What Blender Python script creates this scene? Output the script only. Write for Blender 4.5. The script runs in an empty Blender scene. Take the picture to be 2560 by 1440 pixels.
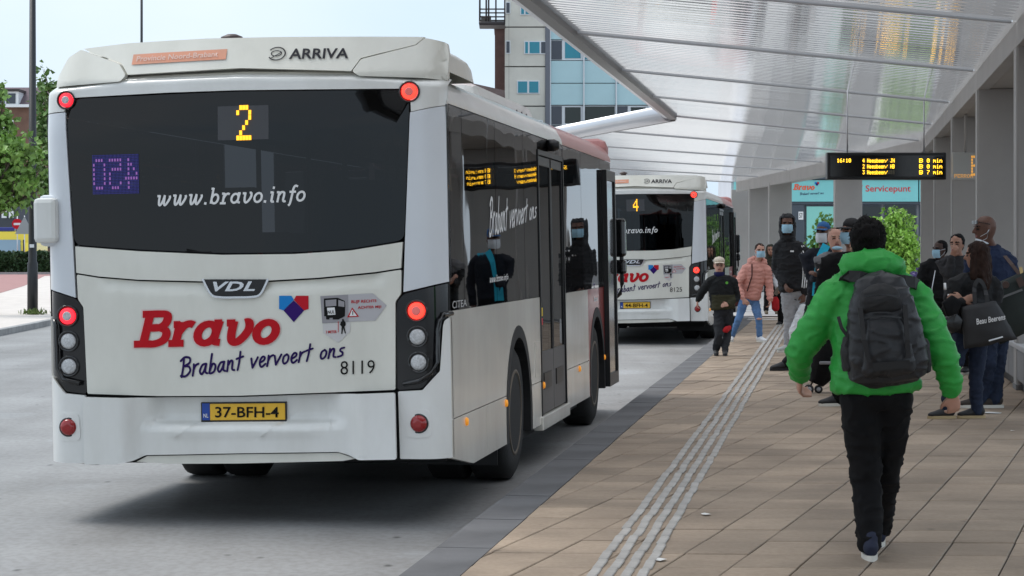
import bpy, bmesh, math, random
from mathutils import Vector, Matrix, noise
random.seed(7)
R_ = math.radians
SC = bpy.context.scene
COL = SC.collection
# ---------------------------------------------------------------- camera, world, sun, exposure
F, CX, HY, CZ, PZ = 5600.0, 1280.0, 622.0, 1.69, 0.18      # focal length / optical centre in photo pixels, eye height, platform height
cam = bpy.data.objects.new('camera', bpy.data.cameras.new('camera'))
COL.objects.link(cam)
cam.location = (0, 0, CZ); cam.rotation_euler = (R_(90), 0, 0)
cam.data.sensor_width = 36; cam.data.lens = F / 2560 * 36
cam.data.shift_y = -(720 - HY) / 2560
cam.data.clip_start = 0.1; cam.data.clip_end = 3000
SC.camera = cam
SUN_EL, SUN_AZ = R_(60), R_(-58)          # sun behind cloud, ahead and to the left of the camera
w = bpy.data.worlds.new('World'); SC.world = w; w.use_nodes = True
nt = w.node_tree; bg = nt.nodes['Background']
sky = nt.nodes.new('ShaderNodeTexSky'); sky.sky_type = 'NISHITA'; sky.sun_disc = False
sky.sun_elevation = SUN_EL; sky.sun_rotation = SUN_AZ
sky.air_density = 1.0; sky.dust_density = 3.0; sky.ozone_density = 1.0
tcw = nt.nodes.new('ShaderNodeTexCoord'); nz = nt.nodes.new('ShaderNodeTexNoise')
mpw = nt.nodes.new('ShaderNodeMapping'); mpw.inputs['Scale'].default_value = (1, 1, 2.2)
nz.inputs['Scale'].default_value = 2.2; nz.inputs['Detail'].default_value = 5
crw = nt.nodes.new('ShaderNodeValToRGB')
crw.color_ramp.elements[0].position = .35; crw.color_ramp.elements[0].color = (4.5, 5.6, 6.7, 1)
crw.color_ramp.elements[1].position = .62; crw.color_ramp.elements[1].color = (6.0, 6.6, 7.2, 1)
mxw = nt.nodes.new('ShaderNodeMix'); mxw.data_type = 'RGBA'; mxw.inputs[0].default_value = .88
L = nt.links.new
L(tcw.outputs['Generated'], mpw.inputs['Vector']); L(mpw.outputs[0], nz.inputs['Vector']); L(nz.outputs['Fac'], crw.inputs[0])
L(sky.outputs[0], mxw.inputs[6]); L(crw.outputs[0], mxw.inputs[7]); L(mxw.outputs[2], bg.inputs[0])
bg.inputs[1].default_value = 0.10
sun = bpy.data.objects.new('sun', bpy.data.lights.new('sun', 'SUN')); COL.objects.link(sun)
sun.data.energy = 1.5; sun.data.angle = R_(28); sun.data.color = (1, .97, .92)
sd = Vector((math.sin(SUN_AZ) * math.cos(SUN_EL), math.cos(SUN_AZ) * math.cos(SUN_EL), math.sin(SUN_EL)))
sun.rotation_euler = sd.to_track_quat('Z', 'Y').to_euler(); sun.location = (-30, 40, 60)
SC.view_settings.view_transform = 'Standard'; SC.view_settings.look = 'None'
SC.view_settings.exposure = 0.73; SC.view_settings.gamma = 1.0
SC.cycles.max_bounces = 8; SC.cycles.transparent_max_bounces = 16
SC.cycles.use_denoising = True

# ---------------------------------------------------------------- photo geometry helpers
def at(px, py, Y):
    return Vector(((px - CX) / F * Y, Y, CZ - (py - HY) / F * Y))
def gp(px, py, z=PZ):
    return at(px, py, (CZ - z) * F / (py - HY))
TH = math.atan(805 / F)                    # direction of kerb, tactile strip and buses
U = Vector((math.sin(TH), math.cos(TH), 0)); V = Vector((math.cos(TH), -math.sin(TH), 0))
def pl(a, b, z=0):                         # a metres along the platform, b metres to its right
    return U * a + V * b + Vector((0, 0, z))
def ab(p): return p.dot(U), p.dot(V)

# ---------------------------------------------------------------- materials
MATS = {}
def M(name, base=(.5, .5, .5), rough=.5, metal=0., spec=.5, coat=0., var=None, bump=None, emit=None, estr=1., stretch=(1, 1, 1), coords='Object', rnd=0., alpha=None, sheen=0.):
    if name in MATS: return MATS[name]
    m = bpy.data.materials.new(name); m.use_nodes = True; t = m.node_tree; p = t.nodes['Principled BSDF']
    p.inputs['Base Color'].default_value = (*base, 1); p.inputs['Roughness'].default_value = rough
    p.inputs['Metallic'].default_value = metal; p.inputs['Specular IOR Level'].default_value = spec
    p.inputs['Coat Weight'].default_value = coat; p.inputs['Coat Roughness'].default_value = .06
    p.inputs['Sheen Weight'].default_value = sheen
    if emit:
        p.inputs['Emission Color'].default_value = (*emit, 1); p.inputs['Emission Strength'].default_value = estr
    if var or bump:
        tc = t.nodes.new('ShaderNodeTexCoord'); mp = t.nodes.new('ShaderNodeMapping'); mp.inputs['Scale'].default_value = stretch
        if coords == 'World':
            tc = t.nodes.new('ShaderNodeNewGeometry'); t.links.new(tc.outputs['Position'], mp.inputs[0])
        else: t.links.new(tc.outputs[coords], mp.inputs[0])
    colout = None
    if var:
        n = t.nodes.new('ShaderNodeTexNoise'); n.inputs['Scale'].default_value = var[0]; n.inputs['Detail'].default_value = 6
        n.inputs['Roughness'].default_value = .62
        t.links.new(mp.outputs[0], n.inputs['Vector'])
        cr = t.nodes.new('ShaderNodeValToRGB'); a = var[1]
        c2 = var[2] if len(var) > 2 else base
        cr.color_ramp.elements[0].position = .3; cr.color_ramp.elements[1].position = .7
        cr.color_ramp.elements[0].color = (*[max(0, c * (1 - a)) for c in c2], 1)
        cr.color_ramp.elements[1].color = (*[min(1, c * (1 + a)) for c in base], 1)
        t.links.new(n.outputs['Fac'], cr.inputs[0]); colout = cr.outputs[0]
    if rnd:
        oi = t.nodes.new('ShaderNodeObjectInfo'); ge = t.nodes.new('ShaderNodeNewGeometry')
        ad = t.nodes.new('ShaderNodeMath'); ad.operation = 'ADD'; fr = t.nodes.new('ShaderNodeMath'); fr.operation = 'FRACT'
        t.links.new(oi.outputs['Random'], ad.inputs[0]); t.links.new(ge.outputs['Random Per Island'], ad.inputs[1]); t.links.new(ad.outputs[0], fr.inputs[0])
        mr = t.nodes.new('ShaderNodeMapRange'); mr.inputs['To Min'].default_value = 1 - rnd; mr.inputs['To Max'].default_value = 1 + rnd
        t.links.new(fr.outputs[0], mr.inputs['Value'])
        mx = t.nodes.new('ShaderNodeMix'); mx.data_type = 'RGBA'; mx.blend_type = 'MULTIPLY'; mx.inputs[0].default_value = 1
        if colout: t.links.new(colout, mx.inputs[6])
        else: mx.inputs[6].default_value = (*base, 1)
        t.links.new(mr.outputs[0], mx.inputs[7]); colout = mx.outputs[2]
    if colout: t.links.new(colout, p.inputs['Base Color'])
    if bump:
        n = t.nodes.new('ShaderNodeTexNoise'); n.inputs['Scale'].default_value = bump[0]; n.inputs['Detail'].default_value = 4
        t.links.new(mp.outputs[0], n.inputs['Vector'])
        b = t.nodes.new('ShaderNodeBump'); b.inputs['Strength'].default_value = bump[1]; b.inputs['Distance'].default_value = bump[2] if len(bump) > 2 else .01
        t.links.new(n.outputs['Fac'], b.inputs['Height']); t.links.new(b.outputs[0], p.inputs['Normal'])
    MATS[name] = m
    return m

def glass_mat(name, tint=(.2, .21, .22), ior=1.6, wave=0., wscale=1.2):
    if name in MATS: return MATS[name]
    m = bpy.data.materials.new(name); m.use_nodes = True; t = m.node_tree; t.nodes.remove(t.nodes['Principled BSDF'])
    out = t.nodes['Material Output']; tr = t.nodes.new('ShaderNodeBsdfTransparent'); gl = t.nodes.new('ShaderNodeBsdfGlossy')
    tr.inputs[0].default_value = (*tint, 1); gl.inputs['Roughness'].default_value = .01
    fr = t.nodes.new('ShaderNodeFresnel'); fr.inputs[0].default_value = ior; mx = t.nodes.new('ShaderNodeMixShader')
    t.links.new(fr.outputs[0], mx.inputs[0]); t.links.new(tr.outputs[0], mx.inputs[1]); t.links.new(gl.outputs[0], mx.inputs[2]); t.links.new(mx.outputs[0], out.inputs[0])
    if wave:
        tc = t.nodes.new('ShaderNodeTexCoord'); n = t.nodes.new('ShaderNodeTexNoise'); n.inputs['Scale'].default_value = wscale; n.inputs['Detail'].default_value = 1
        b = t.nodes.new('ShaderNodeBump'); b.inputs['Strength'].default_value = wave; b.inputs['Distance'].default_value = .02
        t.links.new(tc.outputs['Object'], n.inputs['Vector']); t.links.new(n.outputs['Fac'], b.inputs['Height']); t.links.new(b.outputs[0], gl.inputs['Normal'])
    MATS[name] = m
    return m

# ---------------------------------------------------------------- mesh helpers
def setp(o, label=None, cat=None, group=None, kind=None):
    if label: o['label'] = label
    if cat: o['category'] = cat
    if group: o['group'] = group
    if kind: o['kind'] = kind
    return o
def empty(name, loc=(0, 0, 0), rz=0., parent=None):
    o = bpy.data.objects.new(name, None); COL.objects.link(o); o.location = loc; o.rotation_euler = (0, 0, rz); o.empty_display_size = .2
    if parent: o.parent = parent
    return o
def addobj(name, me, parent=None):
    o = bpy.data.objects.new(name, me); COL.objects.link(o)
    if parent: o.parent = parent
    return o
def bm_obj(name, bm, mat, parent=None, smooth=False, recalc=False):
    if recalc: bmesh.ops.recalc_face_normals(bm, faces=bm.faces)
    me = bpy.data.meshes.new(name); bm.to_mesh(me); bm.free()
    for m in (mat if isinstance(mat, (list, tuple)) else [mat]): me.materials.append(m)
    if smooth:
        me.polygons.foreach_set('use_smooth', [True] * len(me.polygons))
    return addobj(name, me, parent)
class MB:
    """collects primitives for one mesh"""
    def __init__(s): s.bm = bmesh.new()
    def quad(s, *pts, mi=0):
        f = s.bm.faces.new([s.bm.verts.new(p) for p in pts]); f.material_index = mi; return f
    def box(s, lo, hi, mat=None, mi=0):
        x0, y0, z0 = lo; x1, y1, z1 = hi
        v = [s.bm.verts.new(mat @ Vector(c) if mat else c) for c in ((x0,y0,z0),(x1,y0,z0),(x1,y1,z0),(x0,y1,z0),(x0,y0,z1),(x1,y0,z1),(x1,y1,z1),(x0,y1,z1))]
        for q in ((0,3,2,1),(4,5,6,7),(0,1,5,4),(1,2,6,5),(2,3,7,6),(3,0,4,7)):
            s.bm.faces.new([v[i] for i in q]).material_index = mi
        return v
    def prism(s, poly, z0, z1, mi=0):
        a = [s.bm.verts.new((p[0], p[1], z0)) for p in poly]; b = [s.bm.verts.new((p[0], p[1], z1)) for p in poly]
        n = len(poly)
        s.bm.faces.new(b).material_index = mi; s.bm.faces.new(a[::-1]).material_index = mi
        for i in range(n): s.bm.faces.new((a[i], a[(i+1) % n], b[(i+1) % n], b[i])).material_index = mi
    def tube(s, pts, r, n=10, caps=True, smooth=True):
        pts = [Vector(p) for p in pts]; rings = []
        for i, p in enumerate(pts):
            d = (pts[min(i+1, len(pts)-1)] - pts[max(i-1, 0)]).normalized()
            a = d.cross(Vector((0, 0, 1)) if abs(d.z) < .9 else Vector((1, 0, 0))).normalized(); b = d.cross(a)
            rr = r[i] if isinstance(r, (list, tuple)) else r
            rings.append([s.bm.verts.new(p + (a * math.cos(2*math.pi*k/n) + b * math.sin(2*math.pi*k/n)) * rr) for k in range(n)])
        for A, B in zip(rings, rings[1:]):
            for k in range(n):
                f = s.bm.faces.new((A[k], A[(k+1) % n], B[(k+1) % n], B[k])); f.smooth = smooth
        if caps: s.bm.faces.new(rings[0][::-1]); s.bm.faces.new(rings[-1])
    def lathe(s, prof, axis='x', c=(0, 0, 0), n=32, mi=0):
        rings = []
        for (h, r) in prof:
            ring = []
            for k in range(n):
                a = 2*math.pi*k/n; u, v_ = r*math.cos(a), r*math.sin(a)
                q = {'x': (h, u, v_), 'y': (u, h, v_), 'z': (u, v_, h)}[axis]
                ring.append(s.bm.verts.new(Vector(q) + Vector(c)))
            rings.append(ring)
        for A, B in zip(rings, rings[1:]):
            for k in range(n):
                f = s.bm.faces.new((A[k], A[(k+1) % n], B[(k+1) % n], B[k])); f.smooth = True; f.material_index = mi
        s.bm.faces.new(rings[0][::-1]).material_index = mi; s.bm.faces.new(rings[-1]).material_index = mi
    def build(s, name, mat, parent=None, bevel=0., seg=2, recalc=True):
        if recalc: bmesh.ops.recalc_face_normals(s.bm, faces=s.bm.faces)
        if bevel: bmesh.ops.bevel(s.bm, geom=[e for e in s.bm.edges if e.is_manifold and e.calc_face_angle(0) > .5], offset=bevel, segments=seg, affect='EDGES', profile=.5)
        return bm_obj(name, s.bm, mat, parent)
def loft(bm, rings, side, n=16, caps=True, sq=2.0):
    """rings: (centre, rx, ry); rx runs along 'side', ry across it"""
    P = [Vector(r[0]) for r in rings]; RR = []
    for i, (c, rx, ry) in enumerate(rings):
        d = (P[min(i+1, len(P)-1)] - P[max(i-1, 0)]).normalized()
        sv = Vector(side[i] if isinstance(side, list) else side); sv = (sv - d * sv.dot(d))
        if sv.length < 1e-4: sv = d.orthogonal()
        sv.normalize(); fv = d.cross(sv)
        ring = []
        for k in range(n):
            a = 2*math.pi*k/n; ca, sa = math.cos(a), math.sin(a)
            e = 2 / sq
            ring.append(bm.verts.new(P[i] + sv * rx * math.copysign(abs(ca)**e, ca) + fv * ry * math.copysign(abs(sa)**e, sa)))
        RR.append(ring)
    for A, B in zip(RR, RR[1:]):
        for k in range(n): bm.faces.new((A[k], A[(k+1) % n], B[(k+1) % n], B[k])).smooth = True
    if caps: bm.faces.new(RR[0][::-1]); bm.faces.new(RR[-1])
def limb(bm, pts, n=12):
    """tapered limb with rounded ends: pts (pos, r)"""
    p = [(Vector(a), r) for a, r in pts]; q = []
    d0 = (p[0][0] - p[1][0]).normalized(); d1 = (p[-1][0] - p[-2][0]).normalized()
    for f, k in ((.95, .3), (.6, .78)): q.append((p[0][0] + d0 * p[0][1] * f, p[0][1] * k, p[0][1] * k))
    for a, r in p: q.append((a, r, r))
    for f, k in ((.6, .78), (.95, .3)): q.append((p[-1][0] + d1 * p[-1][1] * f, p[-1][1] * k, p[-1][1] * k))
    loft(bm, q, Vector((.3, .9, .31)), n)
def ellipsoid(bm, c, r, mat=None, u=18, v=12):
    m = Matrix.Translation(c) @ (mat.to_4x4() if mat else Matrix.Identity(4)) @ Matrix.Diagonal((*r, 1))
    bmesh.ops.create_uvsphere(bm, u_segments=u, v_segments=v, radius=1, matrix=m)
def remesh(bm, voxel, smooth_it=4, fac=.5):
    bmesh.ops.recalc_face_normals(bm, faces=bm.faces)
    me = bpy.data.meshes.new('tmp'); bm.to_mesh(me); bm.free()
    o = bpy.data.objects.new('tmp', me); COL.objects.link(o)
    md = o.modifiers.new('r', 'REMESH'); md.mode = 'VOXEL'; md.voxel_size = voxel
    if smooth_it:
        s = o.modifiers.new('s', 'SMOOTH'); s.iterations = smooth_it; s.factor = fac
    dg = bpy.context.evaluated_depsgraph_get(); ev = o.evaluated_get(dg)
    me2 = bpy.data.meshes.new_from_object(ev)
    bpy.data.objects.remove(o); bpy.data.meshes.remove(me)
    me2.polygons.foreach_set('use_smooth', [True] * len(me2.polygons))
    return me2
def wrinkle(me, amp, freq, fn=None):
    """displace along normals with layered noise (cloth folds, hair tufts)"""
    nn = [v.normal.copy() for v in me.vertices]
    for v, n in zip(me.vertices, nn):
        p = v.co
        if fn: d = fn(p, n)
        else:
            d = noise.noise(Vector((p.x*freq[0], p.y*freq[1], p.z*freq[2]))) * amp + noise.noise(p * 60) * amp * .18
        v.co = p + n * d
    me.update()
def mesh_obj(name, me, mat, parent=None):
    me.name = name
    for m in (mat if isinstance(mat, (list, tuple)) else [mat]): me.materials.append(m)
    return addobj(name, me, parent)
def copy_tree(o, parent=None, skip=()):
    c = o.copy(); COL.objects.link(c); c.parent = parent
    if parent: c.matrix_parent_inverse = o.matrix_parent_inverse
    for ch in [x for x in bpy.data.objects if x.parent == o]:
        if ch.name.split('.')[0] not in skip: copy_tree(ch, c, skip)
    return c

# ---------------------------------------------------------------- lettering
def text_bm(s, bold=0., shear=0., space=1.):
    cu = bpy.data.curves.new('t', 'FONT'); cu.body = s; cu.size = 1; cu.offset = bold; cu.shear = shear; cu.space_character = space
    cu.resolution_u = 3
    o = bpy.data.objects.new('t', cu); COL.objects.link(o)
    dg = bpy.context.evaluated_depsgraph_get(); me = o.evaluated_get(dg).to_mesh()
    bm = bmesh.new(); bm.from_mesh(me); o.evaluated_get(dg).to_mesh_clear()
    bpy.data.objects.remove(o); bpy.data.curves.remove(cu)
    return bm
def catmull(pts, n=6, closed=False):
    if len(pts) < 3: return pts
    out = []; N = len(pts)
    for i in range(N if closed else N - 1):
        g = (lambda j: pts[j % N]) if closed else (lambda j: pts[max(0, min(N - 1, j))])
        p0, p1, p2, p3 = g(i-1), g(i), g(i+1), g(i+2)
        for k in range(n):
            t = k / n
            out.append(tuple(.5*((2*b)+(-a+c)*t+(2*a-5*b+4*c-d)*t*t+(-a+3*b-3*c+d)*t**3) for a, b, c, d in zip(p0, p1, p2, p3)))
    out.append(pts[0] if closed else pts[-1])
    return out
def ribbon(bm, pts, w, z=0., taper=False, capround=False):
    n = len(pts); Ls = []
    for i, p in enumerate(pts):
        a = pts[max(i-1, 0)]; b = pts[min(i+1, n-1)]
        if i in (0, n-1) and pts[0] == pts[-1]: a = pts[-2]; b = pts[1]
        dx, dy = b[0]-a[0], b[1]-a[1]; l = math.hypot(dx, dy) or 1
        ww = w[i] if isinstance(w, list) else w
        nx, ny = -dy/l*ww/2, dx/l*ww/2
        Ls.append((bm.verts.new((p[0]+nx, p[1]+ny, z)), bm.verts.new((p[0]-nx, p[1]-ny, z))))
    for (a, b), (c, d) in zip(Ls, Ls[1:]): bm.faces.new((b, d, c, a))
    if capround:
        for p in (pts[0], pts[-1]):
            ww = (w[0] if p is pts[0] else w[-1]) if isinstance(w, list) else w
            bm.faces.new([bm.verts.new((p[0]+ww/2*math.cos(k*math.pi/4), p[1]+ww/2*math.sin(k*math.pi/4), z+.0004)) for k in range(8)])
def ring2(cx, cy, rx, ry, n=20):
    return [(cx+rx*math.cos(2*math.pi*k/n), cy+ry*math.sin(2*math.pi*k/n)) for k in range(n)] + [(cx+rx, cy)]
# slab italic letters: list of (polyline, closed/curved flag, relative width)
def slab_glyph(c, W):
    h = W / 2
    c2 = lambda *p: catmull(list(p))
    if c == 'B': return .80, [[(.22,0),(.22,1)],[(0,h*.8),(.42,h*.8)],[(.04,1-h*.8),(.4,1-h*.8)],c2((.2,1-h*.8),(.45,1-h*.8),(.63,.88),(.64,.66),(.5,.53),(.2,.53)),c2((.2,.53),(.5,.53),(.69,.42),(.69,.2),(.5,h*.8),(.2,h*.8))]
    if c == 'r': return .54, [[(.17,0),(.17,.68)],[(0,h*.75),(.36,h*.75)],[(.02,.68-h*.75),(.18,.68-h*.75)],c2((.17,.36),(.27,.56),(.4,.62),(.5,.58))]
    if c == 'a': return .70, [ring2(.3,.33,.21,.27),[(.53,.68),(.5,.2)],c2((.5,.25),(.52,.1),(.66,.07)),[(.42,.62),(.6,.62)]]
    if c == 'v': return .66, [[(0,.61),(.2,.61)],c2((.16,.66),(.17,.3),(.22,.1),(.33,.06),(.46,.2),(.55,.42),(.52,.62),(.42,.62))]
    if c == 'o': return .62, [ring2(.3,.33,.22,.27)]
    if c == 'w': return .95, [[(0,.61),(.18,.61)],c2((.15,.66),(.16,.3),(.21,.08),(.3,.08),(.4,.3),(.46,.66)),c2((.46,.6),(.48,.25),(.53,.07),(.62,.08),(.74,.3),(.8,.5),(.76,.62))]
    if c == 'b': return .66, [[(.13,0.05),(.13,1.0)],[(0,.95),(.15,.95)],ring2(.33,.33,.2,.27)]
    if c == 'i': return .38, [[(.17,.05),(.17,.66)],[(.02,.61),(.18,.61)],c2((.17,.15),(.22,.05),(.33,.07)),[(.17,.82),(.17,.96)]]
    if c == 'n': return .70, [[(.15,0),(.15,.66)],[(.0,.61),(.15,.61)],c2((.15,.4),(.28,.6),(.45,.58),(.48,.4),(.47,.15),(.53,.05),(.64,.07))]
    if c == 'f': return .46, [c2((.12,-.22),(.2,-.1),(.23,.3),(.25,.8),(.34,.97),(.5,.92)),[(.04,.61),(.44,.61)]]
    if c == '.': return .30, [[(.12,.0),(.12,.15)]]
    return .3, []
def slab_text(s, W=.2, shear=.22, gap=.02):
    bm = bmesh.new(); x = 0; z = 0
    for c in s:
        adv, strokes = slab_glyph(c, W)
        for st in strokes:
            z += .0003
            ribbon(bm, [(x+px+py*shear, py) for px, py in st], W if c != '.' else W*1.1, z)
        x += adv + gap
    return bm
HAND = {'B': (.75, [[(.25,1),(.2,.5),(.1,0)],[(.05,.85),(.3,1.02),(.6,.95),(.58,.7),(.25,.55)],[(.25,.55),(.55,.5),(.62,.25),(.35,.02),(.05,.06)]]),
 'r': (.42, [[(.1,.6),(.08,.3),(.03,0)],[(.08,.3),(.2,.52),(.38,.6)]]),
 'a': (.58, [[(.4,.55),(.2,.5),(.05,.2),(.15,.02),(.32,.2),(.44,.55)],[(.44,.55),(.38,.15),(.5,.03)]]),
 'b': (.52, [[(.2,1.05),(.12,.5),(.05,.02)],[(.08,.15),(.25,.5),(.42,.4),(.35,.1),(.15,0),(.06,.05)]]),
 'n': (.58, [[(.1,.58),(.08,.3),(.04,0)],[(.08,.3),(.25,.55),(.36,.5),(.34,.1),(.48,.02)]]),
 't': (.45, [[(.25,1.0),(.2,.5),(.1,0)],[(.02,.62),(.42,.72)]]),
 'v': (.5, [[(.05,.55),(.1,.25),(.14,.02)],[(.14,.02),(.3,.3),(.45,.58)]]),
 'e': (.5, [[(.08,.25),(.3,.35),(.38,.5),(.25,.58),(.1,.4),(.08,.15),(.2,.0),(.42,.15)]]),
 'o': (.5, [[(.3,.55),(.12,.45),(.06,.2),(.15,.02),(.33,.12),(.4,.4),(.28,.56)]]),
 's': (.45, [[(.38,.55),(.2,.52),(.15,.38),(.3,.25),(.28,.08),(.02,.02)]]), ' ': (.42, [])}
def hand_text(s, W=.1):
    bm = bmesh.new(); x = 0; z = 0
    for c in s:
        adv, st = HAND[c]
        for q in st:
            z += .0003; ribbon(bm, [(x+a+b*.12, b) for a, b in catmull(q, 5)], W, z, capround=True)
        x += adv
    return bm
FONT5 = {k: [int(x, 16) for x in v.split()] for k, v in {'0':'3E 51 49 45 3E','1':'00 42 7F 40 00','2':'42 61 51 49 46','3':'21 41 45 4B 31','4':'18 14 12 7F 10','5':'27 45 45 45 39','7':'01 71 09 05 03','6':'3C 4A 49 49 30','8':'36 49 49 49 36',':':'00 36 36 00 00','/':'20 10 08 04 02','A':'7E 11 11 11 7E','B':'7F 49 49 49 36','E':'7F 49 49 49 41','H':'7F 08 08 08 7F','J':'20 40 41 3F 01','N':'7F 04 08 10 7F','O':'3E 41 41 41 3E','P':'7F 09 09 09 06','R':'7F 09 19 29 46','a':'20 54 54 54 78','b':'7F 48 44 44 38','d':'38 44 44 48 7F','e':'38 54 54 54 18','i':'00 44 7D 40 00','m':'7C 04 18 04 78','n':'7C 08 04 04 78','o':'38 44 44 44 38','r':'7C 08 04 04 08','s':'48 54 54 54 20',' ':'0 0 0 0 0'}.items()}
def dots(bm, s, x0, y0, dx, dy, size=.8, z=0., off=False, mirror=False):
    """LED dot matrix text, y0 = top row; off=True makes the dark dots instead"""
    W = len(s) * 6 - 1
    for i, ch in enumerate(s):
        for c in range(5):
            for r in range(7):
                if bool(FONT5[ch][c] >> r & 1) != off:
                    k = i*6 + c
                    if mirror: k = W - 1 - k
                    a = x0 + k*dx; b = y0 - r*dy
                    bm.faces.new([bm.verts.new((a+sx*dx*size/2, b+sy*dy*size/2, z)) for sx, sy in ((-1,-1),(1,-1),(1,1),(-1,1))])
def fit(bm, quad, fn, grid=None):
    """map the bounding box of a flat lettering mesh onto a quad of photo pixels (tl, tr, br, bl) through fn(px, py, lift)"""
    xs = [v.co.x for v in bm.verts]; ys = [v.co.y for v in bm.verts]
    x0, x1, y0, y1 = min(xs), max(xs), min(ys), max(ys)
    if grid:
        for k in range(1, grid):
            bmesh.ops.bisect_plane(bm, geom=bm.verts[:]+bm.edges[:]+bm.faces[:], plane_co=(x0+(x1-x0)*k/grid, 0, 0), plane_no=(1, 0, 0))
    tl, tr, br, bl = [Vector(q) for q in quad]
    for v in bm.verts:
        u = (v.co.x-x0)/(x1-x0); t = (v.co.y-y0)/(y1-y0)
        p = (bl*(1-u)+br*u)*(1-t)+(tl*(1-u)+tr*u)*t
        v.co = fn(p.x, p.y, v.co.z)
    bmesh.ops.recalc_face_normals(bm, faces=bm.faces)
    return bm
# ================================================================ SETTING
m_asphalt = M('asphalt', (.10, .10, .105), .9, var=(3, .25), bump=(40, .3))
def stain(t, a, lo, hi, dark, sc, stretch, kind='noise'):
    """multiply a colour by a stain pattern fixed in the place"""
    g_ = t.nodes.new('ShaderNodeNewGeometry')
    mp = t.nodes.new('ShaderNodeMapping'); mp.inputs['Scale'].default_value = stretch; mp.inputs['Rotation'].default_value = (0, 0, TH); t.links.new(g_.outputs['Position'], mp.inputs[0])
    n = t.nodes.new('ShaderNodeTexNoise' if kind == 'noise' else 'ShaderNodeTexVoronoi'); n.inputs['Scale'].default_value = sc; t.links.new(mp.outputs[0], n.inputs['Vector'])
    if kind == 'noise': n.inputs['Detail'].default_value = 4
    cr = t.nodes.new('ShaderNodeValToRGB'); cr.color_ramp.elements[0].position = lo; cr.color_ramp.elements[1].position = hi
    cr.color_ramp.elements[0].color = (dark, dark * .98, dark * .96, 1); cr.color_ramp.elements[1].color = (1, 1, 1, 1)
    t.links.new(n.outputs['Fac' if kind == 'noise' else 'Distance'], cr.inputs[0])
    mx = t.nodes.new('ShaderNodeMix'); mx.data_type = 'RGBA'; mx.blend_type = 'MULTIPLY'; mx.inputs[0].default_value = 1
    t.links.new(a, mx.inputs[6]); t.links.new(cr.outputs[0], mx.inputs[7]); return mx.outputs[2]
def stained(m, *layers):
    t = m.node_tree; p = t.nodes['Principled BSDF']; src = p.inputs['Base Color'].links[0].from_socket
    for l in layers: src = stain(t, src, *l)
    t.links.new(src, p.inputs['Base Color']); return m
m_conc = stained(M('road_concrete', (.315, .325, .335), .6, var=(.45, .14, (.26, .265, .27)), bump=(55, .25, .004), coords='World'),
    (.03, .10, .30, 3.2, (1, .55, 1), 'vor'), (.30, .55, .76, 1.0, (1.1, .07, 1)), (.35, .60, .84, 22, (1, .6, 1)), (.60, .66, .90, .8, (1, 1, 1)))
m_kerb = M('kerb_concrete', (.115, .115, .12), .8, var=(1.6, .30), bump=(70, .25, .004))
m_tile = stained(M('paving_tile', (.375, .288, .212), .66, var=(1.1, .15, (.295, .228, .168)), bump=(60, .35, .003), stretch=(1, 1.6, 1), coords='World', rnd=.15),
    (.30, .52, .68, .55, (1, .6, 1)), (.36, .60, .90, 34, (1, .75, 1)), (.02, .07, .55, 2.3, (1, .6, 1), 'vor'))
m_joint = M('joint_sand', (.05, .045, .04), .95, var=(30, .3))
m_tact = M('tactile_white', (.40, .38, .355), .6, var=(9, .2), bump=(90, .3, .003), rnd=.10)
m_light = M('pale_paving', (.52, .50, .48), .8, var=(1.2, .12), bump=(40, .2))
m_red = M('red_cycle_asphalt', (.36, .19, .18), .85, var=(1.5, .12), bump=(50, .2))
m_dark = M('dark_rubber', (.012, .012, .013), .55)
m_grey_metal = M('grey_coated_metal', (.32, .305, .29), .6, var=(.7, .09), bump=(120, .06, .002))
m_beam = M('beam_light_grey', (.33, .32, .31), .55, var=(1.3, .10))
m_gutter = M('aluminium_gutter', (.62, .63, .66), .32, .75)
m_edgebar = M('canopy_edge_dark', (.20, .195, .19), .5, .2)

def sheet(name, poly, z, mat, kind='structure'):
    m = MB(); m.bm.faces.new([m.bm.verts.new((p[0], p[1], z)) for p in poly])
    o = m.build(name, mat, recalc=False)
    if o.data.polygons[0].normal.z < 0: o.data.flip_normals()
    return setp(o, kind=kind)
sheet('ground', [(-900, -200), (900, -200), (900, 1500), (-900, 1500)], -.03, m_asphalt)
kL, kR = -2.03, -1.715                                   # kerb strip between these offsets from the platform axis
TILE_END = 49.0
# concrete carriageway between the island on the left and the kerb
ed = [pl(a, kL + .1) for a in (-14, 120)]
sheet('road', [(-60, -14), (ed[0].x, ed[0].y), (ed[1].x, ed[1].y), (-60, 120)], 0.0, m_conc)
# platform body (joint bed under the slabs)
m = MB(); pp = [pl(-14, kR + .01), pl(-14, 9), pl(95, 9), pl(95, kR + .01)]
m.prism([(p.x, p.y) for p in pp], -.05, PZ - .012)
plat = setp(m.build('platform', m_joint), 'long bus platform floor of brown paving slabs', 'platform', kind='structure')
# kerb stones
m = MB(); m.prism([(kL, 0), (kR, 0), (kR, 1.188), (kL, 1.188)], 0, PZ)
bmesh.ops.bevel(m.bm, geom=[e for e in m.bm.edges if all(abs(v.co.x - kL) < 1e-5 and v.co.z > .1 for v in e.verts)], offset=.035, segments=3, affect='EDGES')
k0 = m.build('kerb_stone', m_kerb, plat, recalc=True)
for i in range(48):
    o = k0 if i == 0 else addobj('kerb_stone', k0.data, plat)
    o.location = pl(-2 + i * 1.2, 0, -.004 + .003 * random.random()); o.rotation_euler = (0, 0, -TH)
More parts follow.
